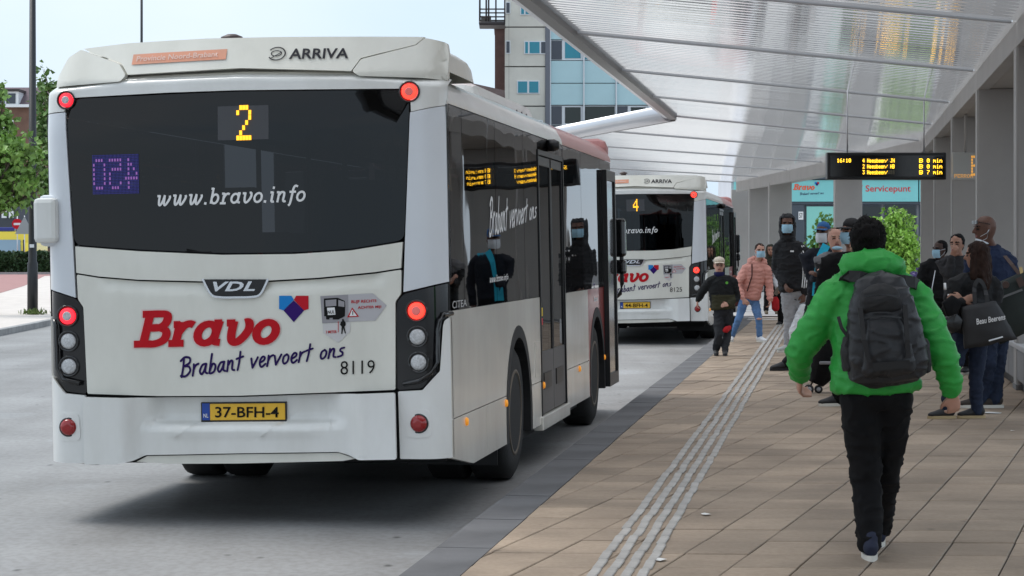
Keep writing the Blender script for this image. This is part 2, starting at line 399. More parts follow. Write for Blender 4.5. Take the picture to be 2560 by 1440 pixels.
# paving slabs: courses run 16 degrees off the view axis, cross joints nearly square to the view
SLX, SLY, SLK, CRK = .318, .478, math.tan(math.atan(1630 / F)), -.045
def tile_pt(i, j):   # corner of slab i (across) j (along)
    x = i * SLX - .12; y = j * SLY
    return Vector((x + SLK * y, y + CRK * x + CRK * SLK * y * 0))
def clip(poly, a, b, keep):     # keep the part of a polygon where dot((p-a), n) >= 0
    out = []
    for p, q in zip(poly, poly[1:] + poly[:1]):
        dp, dq = (p - a).dot(keep), (q - a).dot(keep)
        if dp >= 0: out.append(p)
        if dp * dq < 0: out.append(p + (q - p) * (dp / (dp - dq)))
    return out
a0 = pl(0, kR + .006); n2 = Vector((V.x, V.y)); A2 = Vector((a0.x, a0.y))
full = None; slabs = []; g = .005
for j in range(4, int(TILE_END / SLY) + 1):
    for i in range(-30, 46):
        q = [tile_pt(i, j), tile_pt(i+1, j), tile_pt(i+1, j+1), tile_pt(i, j+1)]
        c = sum(q, Vector((0, 0))) / 4
        aa, bb = ab(Vector((c.x, c.y, 0)))
        px = CX + F * c.x / c.y
        if bb > 5.2: continue
        seen = 700 < px < 2620 and c.y > 10.2 and bb < 3.0
        q = [p + (c - p).normalized() * g * 1.5 for p in q]
        cut = clip(q, A2, None, n2)
        if len(cut) < 3: continue
        slabs.append((c.length + (0 if seen else 1000), c, cut, len(cut) == 4 and all((x - y).length < 1e-6 for x, y in zip(cut, q))))
slabs.sort(key=lambda t: t[0])
rest = MB(); sh = None
for k, (d, c, cut, whole) in enumerate(slabs):
    py = HY + F * (CZ - PZ) / c.y
    dz = random.uniform(-.0025, .0025)
    if k < 300:
        if whole and sh:
            o = addobj('paving_slab', sh, plat)
        else:
            m = MB(); m.prism([(p.x - c.x, p.y - c.y) for p in cut], -.02, 0)
            bmesh.ops.bevel(m.bm, geom=[e for e in m.bm.edges if all(v.co.z > -.001 for v in e.verts)], offset=.004, segments=1, affect='EDGES')
            o = m.build('paving_slab', m_tile, plat)
            if whole: sh = o.data
        o.location = (c.x, c.y, PZ + dz); o.rotation_euler = (random.uniform(-.002, .002), random.uniform(-.002, .002), 0)
    else:
        rest.prism([(p.x, p.y) for p in cut], PZ - .02, PZ + dz)
setp(rest.build('paving_slabs', m_tile, plat), kind='stuff')
# tactile guide strip: four rows of short raised bars
def pill():
    m = MB(); l, wd, r = .280, .047, .010
    poly = [(x, y) for x, y in ((-wd/2, r), (-wd/2+r, 0), (wd/2-r, 0), (wd/2, r), (wd/2, l-r), (wd/2-r, l), (-wd/2+r, l), (-wd/2, l-r))]
    m.prism(poly, 0, .008)
    bmesh.ops.bevel(m.bm, geom=[e for e in m.bm.edges if all(v.co.z > .007 for v in e.verts)], offset=.004, segments=1, affect='EDGES')
    return m
ts = gp(1463, 1440); tb0 = ab(ts)[1] + .03
bars = [(a, b) for a in [9.6 + .302 * k for k in range(130)] for b in [tb0 + .078 * r for r in range(4)]]
b0 = None; rest = MB()
for k, (a, b) in enumerate(bars):
    p = pl(a, b + random.uniform(-.004, .004), PZ + .003)
    if k < 300:
        if b0 is None: b0 = pill().build('tactile_bar', m_tact, plat); o = b0
        else: o = addobj('tactile_bar', b0.data, plat)
        o.location = p; o.rotation_euler = (0, 0, -TH + random.uniform(-.02, .02))
    else:
        rest.box((-.023, 0, 0), (.023, .286, .009), Matrix.Translation(p) @ Matrix.Rotation(-TH, 4, 'Z'))
setp(rest.build('tactile_bars', m_tact, plat), kind='stuff')
# cross strip of studs where the guide strip ends
m = MB()
for k in range(14):
    p = gp(1872 + 6.4 * k, 800)
    m.lathe([(0, .05), (.012, .035)], 'z', (p.x, p.y, PZ + .003), 10)
    p = gp(1875 + 6.4 * k, 796); m.lathe([(0, .05), (.012, .035)], 'z', (p.x, p.y, PZ + .003), 10)
setp(m.build('tactile_studs', M('stud_white', (.75, .75, .73), .5), plat), kind='stuff')
# pale pavement beyond the brown slabs
pe = [pl(TILE_END + 1.5, kL - 8), pl(TILE_END + 1.5, 9), pl(150, 9), pl(150, kL - 8)]
sheet('pale_pavement', [(p.x, p.y) for p in pe], PZ + .006, m_light)
wl = [pl(54.5, kR - 2), pl(54.5, 6), pl(54.8, 6), pl(54.8, kR - 2)]
sheet('white_marking', [(p.x, p.y) for p in wl], PZ + .012, M('white_paint', (.8, .8, .8), .6))

# ---------------------------------------------------------------- left island with cycle path
isl = [gp(-60, 848, 0), gp(0, 836, 0), gp(60, 824, 0), gp(116, 812, 0)]
isl = [Vector((p.x, p.y)) for p in isl] + [Vector((-10.2, 56)), Vector((-9, 66)), Vector((-6, 78)), Vector((0, 88))]
inner = isl + [Vector((0, 300)), Vector((-200, 300)), Vector((-200, 40))]
m = MB(); m.prism([tuple(p) for p in inner], -.02, .10)
setp(m.build('island_pavement', M('pale_brick_paving', (.60, .55, .51), .85, var=(1.8, .12), bump=(30, .25))), kind='structure')
krb = setp(empty('island_kerb'), kind='structure')
for p, q in zip(isl, isl[1:]):
    d = (q - p); L_ = d.length; n = max(1, round(L_ / 1.0)); u = d / L_; nr = Vector((u.y, -u.x))
    for k in range(n):
        a = p + d * (k / n) + u * .006; b = p + d * ((k+1) / n) - u * .006
        mm = MB(); mm.prism([tuple(a), tuple(a + nr * .16), tuple(b + nr * .16), tuple(b)][::-1], -.02, .125)
        mm.build('kerb_stone', M('grey_kerb', (.30, .30, .30), .8, var=(3, .2)), krb, bevel=.012)
cyc = [gp(-200, 770, .1), gp(0, 733, .1), gp(60, 715, .1), gp(112, 690, .1), gp(300, 683, .1), gp(300, 679.5, .1), gp(-200, 684, .1)]
sheet('cycle_path', [(p.x, p.y) for p in cyc], .106, m_red)

# ---------------------------------------------------------------- canopy
CB, CL = 1.93, -3.62                       # right (column) line and left edge of the canopy
ZB, ZL = 4.12, 4.72
P6 = 6.62
NB = 8
A_K = 50.9                                 # where the column line bends
joints = [A_K - P6 * k for k in range(NB + 1)][::-1]
def ceil_first(a, t): return pl(a, CB + (CL - CB) * t, ZB + (ZL - ZB) * t)
tip = ceil_first(A_K, 1); kink = ceil_first(A_K, 0)
e2 = at(1840, 455, (ZB - CZ) * F / (HY - 455)); e2.z = ZB
l2 = at(1450, 332, (ZL - CZ) * F / (HY - 332)); l2 = tip + (l2 - tip) * ((e2 - kink).length / (l2 - tip).length) * 1.0; l2.z = ZL
NSEG = 5
def ceil_second(s, t):                     # s 0..1 along, t 0..1 right to left
    r = kink + (e2 - kink) * s; l = tip + (l2 - tip) * s
    return r + (l - r) * t
def ceil_mat():
    m = bpy.data.materials.new('ribbed_polycarbonate'); m.use_nodes = True; t = m.node_tree; t.nodes.remove(t.nodes['Principled BSDF'])
    out = t.nodes['Material Output']
    tl = t.nodes.new('ShaderNodeBsdfTranslucent'); df = t.nodes.new('ShaderNodeBsdfDiffuse'); gl = t.nodes.new('ShaderNodeBsdfGlossy')
    tc = t.nodes.new('ShaderNodeTexCoord'); n = t.nodes.new('ShaderNodeTexNoise'); n.inputs['Scale'].default_value = .8; n.inputs['Detail'].default_value = 5
    cr = t.nodes.new('ShaderNodeValToRGB'); cr.color_ramp.elements[0].color = (.86, .84, .85, 1); cr.color_ramp.elements[1].color = (1, .99, 1, 1)
    cr.color_ramp.elements[0].position = .3; cr.color_ramp.elements[1].position = .7
    t.links.new(tc.outputs['Object'], n.inputs['Vector']); t.links.new(n.outputs['Fac'], cr.inputs[0]); t.links.new(cr.outputs[0], tl.inputs[0])
    df.inputs[0].default_value = (.62, .61, .62, 1); gl.inputs['Roughness'].default_value = .05; gl.inputs[0].default_value = (.95, .95, .95, 1)
    m1 = t.nodes.new('ShaderNodeMixShader'); m1.inputs[0].default_value = .15
    t.links.new(tl.outputs[0], m1.inputs[1]); t.links.new(df.outputs[0], m1.inputs[2])
    m2 = t.nodes.new('ShaderNodeMixShader'); fr = t.nodes.new('ShaderNodeFresnel'); fr.inputs[0].default_value = 1.42
    fm = t.nodes.new('ShaderNodeMath'); fm.operation = 'MULTIPLY'; fm.inputs[1].default_value = .88; t.links.new(fr.outputs[0], fm.inputs[0]); t.links.new(fm.outputs[0], m2.inputs[0])
    t.links.new(m1.outputs[0], m2.inputs[1]); t.links.new(gl.outputs[0], m2.inputs[2]); t.links.new(m2.outputs[0], out.inputs[0])
    return m
m_ceil = ceil_mat()
can = setp(empty('platform_canopy', pl(20, 1)), 'translucent ribbed canopy roof sloping over the platform and buses', 'canopy')
def cpart(m, name, mat, bevel=0.):
    o = m.build(name, mat, can, bevel=bevel); o.matrix_parent_inverse = can.matrix_basis.inverted(); return o
def wavy(P, s0, s1, n=24, amp=.0045):
    """ribbed panel between parameters s0..s1; P(s, t)"""
    m = MB(); cols = []; nx = n * 4; nt_ = 3
    for i in range(nx + 1):
        s = s0 + (s1 - s0) * i / nx
        dz = amp * (.5 + .5 * math.cos(2 * math.pi * i / 4)) + random.uniform(-.0006, .0006)
        cols.append([m.bm.verts.new(P(s, -.03 + 1.02 * k / nt_) - Vector((0, 0, dz))) for k in range(nt_ + 1)])
    for A, B in zip(cols, cols[1:]):
        for k in range(nt_): m.bm.faces.new((A[k], A[k+1], B[k+1], B[k])).smooth = True
    o = m.build('roof_panel', m_ceil, can); o.matrix_parent_inverse = can.matrix_basis.inverted(); return o
for a, b in zip(joints, joints[1:]): wavy(lambda s, t: ceil_first(s, t), a + .05, b - .05, 22)
for k in range(NSEG): wavy(lambda s, t: ceil_second(s, t), (k + .008) / NSEG, (k + .992) / NSEG, 20)
def bar_between(p, q, w, h, name, mat, drop=0.):
    m = MB(); d = (q - p); ln = d.length; rot = d.to_track_quat('Y', 'Z').to_matrix().to_4x4()
    m.box((-w/2, 0, -h/2 - drop), (w/2, ln, h/2 - drop), Matrix.Translation(p) @ rot)
    return cpart(m, name, mat)
m_purlin = M('purlin_grey', (.40, .39, .39), .5, .3)
for a in joints: bar_between(ceil_first(a, .01), ceil_first(a, .99), .05, .06, 'purlin', m_purlin, .0)
for k in range(1, NSEG + 1): bar_between(ceil_second(k / NSEG, .01), ceil_second(k / NSEG, .99), .05, .06, 'purlin', m_purlin)
# light grey beam along the columns and soffit slab behind it, one length per bay
for a, b in zip(joints, joints[1:]):
    m = MB(); q = [pl(a + .012, CB), pl(a + .012, CB + .16), pl(b - .012, CB + .16), pl(b - .012, CB)]
    m.prism([(p.x, p.y) for p in q], ZB - .27, ZB + .06); cpart(m, 'edge_beam', m_beam, .008)
    m = MB(); q = [pl(a, CB + .16), pl(a, CB + 1.5), pl(b, CB + 1.5), pl(b, CB + .16)]
    m.prism([(p.x, p.y) for p in q], ZB - .25, ZB + .1); cpart(m, 'soffit_panel', m_grey_metal)
d2 = (e2 - kink).normalized(); n2_ = Vector((d2.y, -d2.x, 0))
for k in range(NSEG):
    s0 = kink + (e2 - kink) * (k / NSEG) + d2 * .02; s1 = kink + (e2 - kink) * ((k+1) / NSEG) - d2 * .02
    m = MB(); m.prism([(p.x, p.y) for p in (s0, s0 + n2_ * .16, s1 + n2_ * .16, s1)], ZB - .36, ZB + .06); cpart(m, 'edge_beam', m_beam, .008)
    m = MB(); m.prism([(p.x, p.y) for p in (s0 + n2_ * .16, s0 + n2_ * .95, s1 + n2_ * .95, s1 + n2_ * .16)], ZB - .25, ZB + .1); cpart(m, 'soffit_panel', m_grey_metal)
# round gutter along the road edge
def gutter(p, q, r, name):
    m = MB(); m.tube([p, q], r, 20); cpart(m, name, m_gutter)
up = Vector((0, 0, .06))
gutter(ceil_first(joints[0], 1.0) + up - V * .12, tip + up - V * .12, .14, 'gutter')
dl = (l2 - tip).normalized(); nl = Vector((-dl.y, dl.x, 0))
gutter(tip + up + nl * .10, l2 + up + nl * .10, .20, 'gutter')
bar_between(ceil_first(joints[0], 1.0), tip, .16, .20, 'edge_bar', m_edgebar)
bar_between(tip, l2, .12, .14, 'edge_bar', m_edgebar, .06)

# columns: flat grey blades standing square to the platform
def column(p, u, v, wd, th, label, top):
    c = empty('canopy_column', (p.x, p.y, PZ), math.atan2(v.y, v.x))
    setp(c, label, 'column', 'blade columns carrying the canopy')
    m = MB(); m.box((0, 0, 0), (wd, th, top - PZ)); m.build('blade', m_grey_metal, c, bevel=.01)
    m = MB(); m.box((-.012, .02, 0), (-.001, th - .02, top - PZ - .02)); m.build('edge_trim', m_beam, c)
    m = MB(); m.box((-.02, -.02, 0), (wd + .02, th + .02, .06)); m.build('foot', M('column_foot', (.16, .16, .16), .7), c, bevel=.006)
    return c
near_names = ['grey blade column cut by the right frame edge', 'broad grey blade column behind the bald person and the bench', 'grey blade column behind the person in the black headscarf, just left of the broadest one', 'fourth grey blade column from the right edge, half hidden', 'grey blade column at the bend of the canopy, right of the green shrub']
for i, k in enumerate(range(4, -1, -1)):
    a = A_K - P6 * k
    column(pl(a, CB + .01), U, V, 1.05, .42, near_names[i], ZB - .252)
for px, nm in ((2090, 'slim grey column below the black departure display'), (1925, 'pale grey column left of the turquoise shop sign'), (1876, 'grey column third from the far end of the canopy'), (1832, 'farthest grey column beside the second bus')):
    # foot of the blade on the bent line
    s = 0.0
    for it in range(200):
        p = kink + (e2 - kink) * (it / 180)
        if CX + F * p.x / p.y <= px: break
    p = Vector((p.x, p.y, 0))
    column(p, d2, Vector((1, 0, 0)), .72, .4, nm, ZB - .252)

# bench against the columns at the right
bb = gp(2560, 989); ba, bbo = ab(bb)
bn = setp(empty('concrete_bench', pl(ba, bbo, PZ), -TH), 'grey bench with pale top at the foot of the columns, right edge', 'bench')
m_bench = M('bench_grey', (.20, .20, .205), .6, var=(2, .12))
for k in range(3):
    m = MB(); x0 = .0; m.prism([(x0, -2.0 + k * 2.02), (.55, -2.0 + k * 2.02), (.55, k * 2.02), (x0, k * 2.02)], .10, .44)
    m.build('bench_block', m_bench, bn, bevel=.02)
    m = MB(); m.box((-.02, -2.0 + k * 2.02, .442), (.56, k * 2.02, .50)); m.build('seat_slab', M('bench_top', (.42, .42, .43), .5), bn, bevel=.012)
m = MB(); m.box((.05, -2, 0), (.5, 4.04, .10)); m.build('plinth', m_dark, bn)

# ---------------------------------------------------------------- hanging departure display
m_led = M('amber_led', (.9, .45, .02), .5, emit=(1, .42, .015), estr=1.1)
m_ledoff = M('led_off', (.10, .09, .06), .6)
m_black = M('black_plastic', (.008, .008, .009), .35)
DY = 37.0
d0, d1 = at(2068, 381, DY), at(2366, 449, DY)
dc = setp(empty('departure_display', ((d0.x + d1.x) / 2, DY, d1.z)), 'black hanging departure display with three rows of amber text', 'display')
W_, H_ = d1.x - d0.x, d0.z - d1.z
m = MB(); m.box((-W_/2, 0, 0), (W_/2, .22, H_)); m.build('housing', m_black, dc, bevel=.015)
m = MB(); m.box((-W_/2 + .05, -.008, .05), (W_/2 - .05, -.001, H_ - .05)); m.build('screen', M('screen_black', (.004, .004, .004), .12), dc)
def disp(px, py): p = at(px, py, DY - .012); return p.x - (d0.x + d1.x) / 2, p.z - d1.z
ld, lo_ = bmesh.new(), bmesh.new()
def row(txt, x0, y0, x1, y1):
    (ax, az), (bx, bz) = disp(x0, y0), disp(x1, y1); n = len(txt) * 6 - 1
    for bm_, off in ((ld, False), (lo_, True)):
        tmp = bmesh.new(); dots(tmp, txt, ax, az, (bx - ax) / n, (az - bz) / 6.5, .97, 0, off)
        for f in tmp.faces: bm_.faces.new([bm_.verts.new((v.co.x, -.012, v.co.y)) for v in f.verts])
        tmp.free()
row('16:10', 2093, 397, 2128, 406)
for i, (a, b, c) in enumerate((('4 Heesbeen/ JN', 'B', '0 min'), ('2 Heesbeen/ HB', 'B', '0 min'), ('3 Heesbeen/   ', 'B', '7 min'))):
    y0 = 397 + 14.6 * i; row(a, 2157, y0, 2237, y0 + 9.5); row(b, 2299, y0, 2308, y0 + 9.5); row(c, 2318, y0, 2356, y0 + 9.5)
bm_obj('lit_dots', ld, M('amber_led_sign', (.9, .5, .02), .5, emit=(1, .52, .02), estr=2.4), dc)['kind'] = 'stuff'; bm_obj('dark_dots', lo_, m_ledoff, dc)['kind'] = 'stuff'
for x in (-W_/2 + .35, W_/2 - .35):
    m = MB(); m.tube([(x, .11, H_ - .01), (x, .11, 4.5 - d1.z)], .012, 8); m.build('hanger', m_gutter, dc)
# grey platform sign, half behind a column
PY = 36.2; p0, p1 = at(2382, 381, PY), at(2452, 450, PY)
ps = setp(empty('platform_sign', (p0.x, PY, p1.z)), 'grey hanging platform sign with amber dotted letter behind a column', 'sign')
m = MB(); m.box((0, 0, 0), (p1.x - p0.x, .12, p0.z - p1.z)); m.build('panel', M('sign_grey', (.36, .36, .34), .5), ps, bevel=.01)
bm = bmesh.new(); dots(bm, 'PERRON', .03, .09, .0085, .0085, .8); k = [ (v.co.x, v.co.y) for v in bm.verts]
for v in bm.verts: v.co = (v.co.x, -.004, v.co.y)
tmp = bmesh.new(); dots(tmp, 'E', .31, (p0.z - p1.z) - .07, .034, .048, .75)
for f in tmp.faces: bm.faces.new([bm.verts.new((v.co.x, -.005, v.co.y)) for v in f.verts])
bm_obj('lit_dots', bm, M('amber_dim', (.9, .45, .1), .5, emit=(1, .45, .06), estr=.35), ps)
m = MB(); m.tube([(.22, .06, p0.z - p1.z - .01), (.22, .06, 4.3 - p1.z)], .025, 8); m.build('hanger', m_grey_metal, ps)

# ---------------------------------------------------------------- shop building behind the columns
SY = 90.0
sb = setp(empty('service_shop', at(2110, 700, SY)), 'turquoise glazed shop front with red lettering behind the columns', 'building')
sb.location.z = PZ
def sp(px, py, d=0.): p = at(px, py, SY + d); return p
def sbox(x0, y0, x1, y1, d0, d1, name, mat, bevel=0.):
    a, b = sp(x0, y0), sp(x1, y1); m = MB(); lo = sb.location
    m.box((a.x - lo.x, d0, max(b.z, PZ) - lo.z), (b.x - lo.x, d1, a.z - lo.z)); return m.build(name, mat, sb, bevel=bevel)
m_turq = M('turquoise_panel', (.22, .60, .60), .35, var=(.7, .06))
sbox(1830, 330, 2420, 725, .35, 6, 'wall', M('pale_render', (.55, .57, .62), .8, var=(.4, .08)))
for a, b in ((1836, 1976), (1979, 2092), (2095, 2296), (2299, 2412)): sbox(a, 450, b, 504, .04, .30, 'fascia_panel', m_turq, .01)
sbox(1830, 441, 2420, 448, -.05, .34, 'cornice', M('dark_frame', (.06, .075, .095), .5))
sbox(1830, 505, 2420, 511, .10, .34, 'frame_rail', MATS['dark_frame'])
m_shop = glass_mat('shop_glass', (.25, .34, .34), 1.6)
m_shopdark = M('shop_window_dark', (.012, .02, .022), .08)
m_shopturq = M('shop_window_film', (.25, .62, .55), .2)
for a, b, mt in ((1836, 1976, m_shopturq), (2015, 2095, m_shopturq), (2100, 2206, m_shopdark), (2212, 2294, m_shopdark), (2300, 2410, m_shopdark)):
    w_ = sbox(a, 512, b, 724, .20, .26, 'window', MATS['dark_frame']); 
    sbox(a + 3, 516, b - 3, 720, .17, .19, 'pane', mt)
sbox(1980, 512, 2012, 724, .12, .25, 'door', MATS['dark_frame'], .01)
sbox(1997, 529, 2009, 549, .10, .115, 'number_plate', M('white_plate', (.75, .75, .75), .5))
bm = fit(text_bm('57', .01), ((1999, 533), (2007, 533), (2007, 545), (1999, 545)), lambda x, y, l: sp(x, y) - sb.location + Vector((0, .095, 0)))
bm_obj('number', bm, m_black, sb)
def shoptext(bm, quad, mat, d=.03): return bm_obj('lettering', fit(bm, quad, lambda x, y, l: sp(x, y) - sb.location + Vector((0, d - l, 0))), mat, sb)
m_signred = M('sign_red', (.62, .03, .04), .5); m_orange = M('sign_orange', (.80, .10, .03), .5); m_navy = M('sign_navy', (.02, .02, .09), .5)
m_logoblue = M('logo_blue', (.015, .22, .60), .6, spec=.15); m_logored = M('logo_red', (.52, .012, .025), .6, spec=.15); m_logopurple = M('logo_purple', (.035, .008, .14), .6, spec=.15)
shoptext(text_bm('/ Servicepunt', .012), ((2150, 463), (2277, 463), (2277, 484), (2150, 484)), m_signred)
shoptext(slab_text('Bravo'), ((1983, 460), (2037, 460), (2037, 475), (1983, 475)), m_orange)
shoptext(hand_text('Brabant vervoert ons', .13), ((2000, 481), (2060, 479), (2060, 485), (2000, 488)), m_navy)
def heart(fn_obj, x0, y0, s):
    for mt, pts in ((m_logoblue, ((0,0),(.42,0),(.5,.14),(.15,.5),(0,.45))), (m_logored, ((.58,0),(1,0),(1,.45),(.85,.5),(.5,.14))), (m_logopurple, ((.5,.16),(.85,.5),(.5,.9),(.15,.5)))):
        bm = bmesh.new(); bm.faces.new([bm.verts.new((px, -py, 0)) for px, py in pts])
        xs = [p[0] for p in pts]; ys = [p[1] for p in pts]
        q = [(x0 + s*min(xs), y0 + s*min(ys)), (x0 + s*max(xs), y0 + s*min(ys)), (x0 + s*max(xs), y0 + s*max(ys)), (x0 + s*min(xs), y0 + s*max(ys))]
        fn_obj(bm, q, mt)
heart(lambda bm, q, mt: shoptext(bm, q, mt, .025), 2037, 455, 11)

# ---------------------------------------------------------------- leaves
def leaf_mat(name, c, v=.35):
    return M(name, c, .5, var=(1.4, v), rnd=.28)
def leaf(bm, p, s, d, n, narrow=.42):
    d = d.normalized(); sd_ = d.cross(n).normalized() * s * narrow; n = sd_.cross(d).normalized()
    a = bm.verts.new(p); b = bm.verts.new(p + d*s*.5 + sd_ + n*s*.08); c = bm.verts.new(p + d*s - n*s*.12); e = bm.verts.new(p + d*s*.5 - sd_ + n*s*.08)
    bm.faces.new((a, b, c)); bm.faces.new((a, c, e))
def rv(z=.3): 
    v = Vector((random.gauss(0, 1), random.gauss(0, 1), random.gauss(0, 1) + z)); return v.normalized()
def foliage(name, blobs, count, s, mat, parent, narrow=.42, droop=-.2, tuft=5):
    bm = bmesh.new(); tot = sum(r[0]*r[1]*r[2] for c, r in blobs)
    for c, r in blobs:
        for k in range(int(count * r[0]*r[1]*r[2] / tot / tuft) + 1):
            q = rv(0) * (random.random() ** .45); p = Vector(c) + Vector((q.x*r[0], q.y*r[1], q.z*r[2]))
            for _ in range(tuft):
                leaf(bm, p + rv(0) * s * .9, s * random.uniform(.6, 1.3), rv(droop), rv(.6), narrow)
    return bm_obj(name, bm, mat, parent)
def tree(name, label, base, trunk_h, blobs, count, s, mat, bark, r=.12, narrow=.42, cat='tree', group=None, limbs=True, tuft=5):
    t = setp(empty(name, base), label, cat, group); base = Vector(base)
    m = MB(); topc = sum((Vector(c) for c, _ in blobs), Vector()) / len(blobs)
    mid = Vector((base.x * .6 + topc.x * .4, base.y * .6 + topc.y * .4, base.z + trunk_h)) - base
    m.tube([(0, 0, -.05), mid * .5 + Vector((.03, .02, 0)), mid, (topc - base) * .9 + mid * .1], [r * 1.25, r, r * .8, r * .3], 10)
    for c, rr in blobs:
        e = Vector(c) - base; m.tube([mid * .95, (mid + e) * .5 + rv() * .15, e + rv() * .2], [r * .45, r * .28, r * .08], 6)
        for _ in range(3):
            e3 = e + Vector((rv().x * rr[0] * .7, rv().y * rr[1] * .7, rv().z * rr[2] * .7)); m.tube([e * .7 + mid * .3, e3], [r * .2, r * .04], 5)
    m.build('trunk', bark, t)
    bl = [(Vector(c) - base, rr) for c, rr in blobs]
    foliage('crown', bl, count, s, mat, t, narrow, tuft=tuft)
    return t
m_bark = M('bark', (.09, .07, .05), .9, var=(8, .3), bump=(20, .6))
# shrubs growing between columns and shop
lm1 = leaf_mat('shrub_leaf_bright', (.26, .46, .07)); lm2 = leaf_mat('shrub_leaf', (.15, .30, .06))
def shrub(pxs, Y, label, s, mat, cnt, name='leafy_shrub'):
    bl = []
    for px, py, rp in pxs:
        c = at(px, py, Y + random.uniform(-.4, .4)); r = rp / F * Y; bl.append((c, (r, r * 1.1, r * 1.05)))
    cx = sum(b[0].x for b in bl) / len(bl)
    return tree(name, label, (cx, Y, PZ), .6, bl, cnt, s, mat, m_bark, .05, .30, 'shrub', 'shrubs in front of the shop')
shrub([(2215, 560, 26), (2255, 555, 28), (2235, 600, 40), (2195, 615, 38), (2270, 625, 40), (2230, 660, 46), (2190, 690, 40), (2275, 690, 40), (2172, 560, 18), (2240, 532, 14)], 68, 'tall bright green leafy shrub right of the slim column', .17, lm1, 4200)
shrub([(2060, 560, 16), (2045, 590, 18), (2075, 585, 20), (2060, 620, 30), (2030, 640, 26), (2070, 670, 36), (2075, 548, 10)], 69, 'loose green shrub behind the person in the blue cap', .16, lm2, 1700)
shrub([(2300, 690, 14), (2280, 700, 12)], 62, 'low shrub with purple blossom beside the bent column', .10, leaf_mat('purple_blossom', (.16, .12, .30)), 500)

# ---------------------------------------------------------------- tower block behind the canopy
BY = 160.0
tb = setp(empty('office_tower', (at(1420, 622, BY).x, BY, 0)), 'pale office block with turquoise glazed bays behind the canopy', 'building')
def tbox(x0, y0, x1, y1, d0, d1, name, mat, parent=None, bevel=0.):
    a, b = at(x0, y0, BY), at(x1, y1, BY); m = MB(); lo = tb.location
    m.box((a.x - lo.x, d0, b.z - lo.z), (b.x - lo.x, d1, a.z - lo.z)); return m.build(name, mat, parent or tb, bevel=bevel)
m_panelc = M('concrete_panel', (.66, .64, .57), .85, var=(.35, .12), bump=(6, .15))
m_twin = M('window_turquoise', (.02, .25, .34), .08); m_twin2 = M('window_dark_slate', (.05, .06, .08), .15)
m_spandrel = M('pale_blue_panel', (.46, .66, .70), .35, var=(.3, .05)); m_wframe = M('window_frame_white', (.72, .75, .78), .5)
m_twind = M('window_reflective_dark', (.01, .02, .018), .03)
tbox(1262, -420, 1364, 668, .5, 14, 'core_wall', M('core_dark', (.2, .2, .2), .9))
for y0, y1 in ((-420, -130), (-128, -34), (-32, 66), (68, 165), (167, 264), (266, 364), (366, 464), (466, 668)):
    tbox(1262, y0 + .6, 1272, y1 - .6, .2, .5, 'facade_panel', m_panelc); tbox(1272.6, y0 + .6, 1363, y1 - .6, .2, .5, 'facade_panel', m_panelc)
def twindow(x0, y0, x1, y1, panes):
    w_ = tbox(x0, y0, x1, y1, .12, .24, 'window', m_wframe, bevel=.02)
    for a, b, mt in panes: 
        p = tbox(a, y0 + 2.4, b, y1 - 2.4, .10, .118, 'pane', mt, tb); p.parent = w_
for y in (-92, 4, 102, 201, 300, 398): 
    xx = 1292 if y == 201 else (1310 if y == 102 else 1300)
    twindow(xx, y, xx + 57, y + 33, ((xx + 3, xx + 26, m_twin), (xx + 31, xx + 54, m_twin)) if y == 201 else ((xx + 3, xx + 10, m_twin), (xx + 14, xx + 39, m_twin), (xx + 43, xx + 54, m_twin2)))
twindow(1264, 101, 1276, 134, ((1266, 1274, m_twin2),)); twindow(1264, 4, 1276, 34, ((1266, 1274, m_twin2),))
tbox(1363.4, -420, 1375, 668, .05, .6, 'corner_pier', M('slate_pier', (.16, .17, .20), .7))
tbox(1375, -420, 1760, 668, .9, 14, 'curtain_backing', MATS['core_dark'])
bays = [1376, 1460, 1541, 1623, 1705, 1760]
for x in bays: tbox(x - 1.6, -420, x + 1.6, 668, .1, .9, 'mullion', m_wframe)
for k, (a, b) in enumerate(zip(bays, bays[1:])):
    for (y0, y1, typ) in ((-350, -245, 's'), (-243, -192, 'w'), (-190, -74, 's'), (-72, -6, 'w'), (-4, 97, 's'), (99, 149, 'w'), (151, 206, 's'), (208, 261, 's'), (263, 312, 'd'), (316, 372, 's'), (374, 420, 's'), (422, 470, 'w'), (472, 668, 's')):
        if typ == 's': tbox(a + 2, y0, b - 2, y1, .4, .9, 'spandrel_panel', m_spandrel)
        else:
            g_ = m_twind if typ == 'd' else m_twin
            w_ = tbox(a + 2, y0, b - 2, y1, .5, .9, 'window', m_wframe)
            if k % 2 == 0:
                p = tbox(a + 3, y0 + 1.5, a + 29, y1 - 1.5, .45, .49, 'pane', m_twin2); p.parent = w_
                p = tbox(a + 37, y0 + 4, b - 8, y1 - 5, .45, .49, 'pane', g_); p.parent = w_
            else:
                p = tbox(a + 3, y0 + 2, b - 4, y1 - 2, .45, .49, 'pane', g_); p.parent = w_
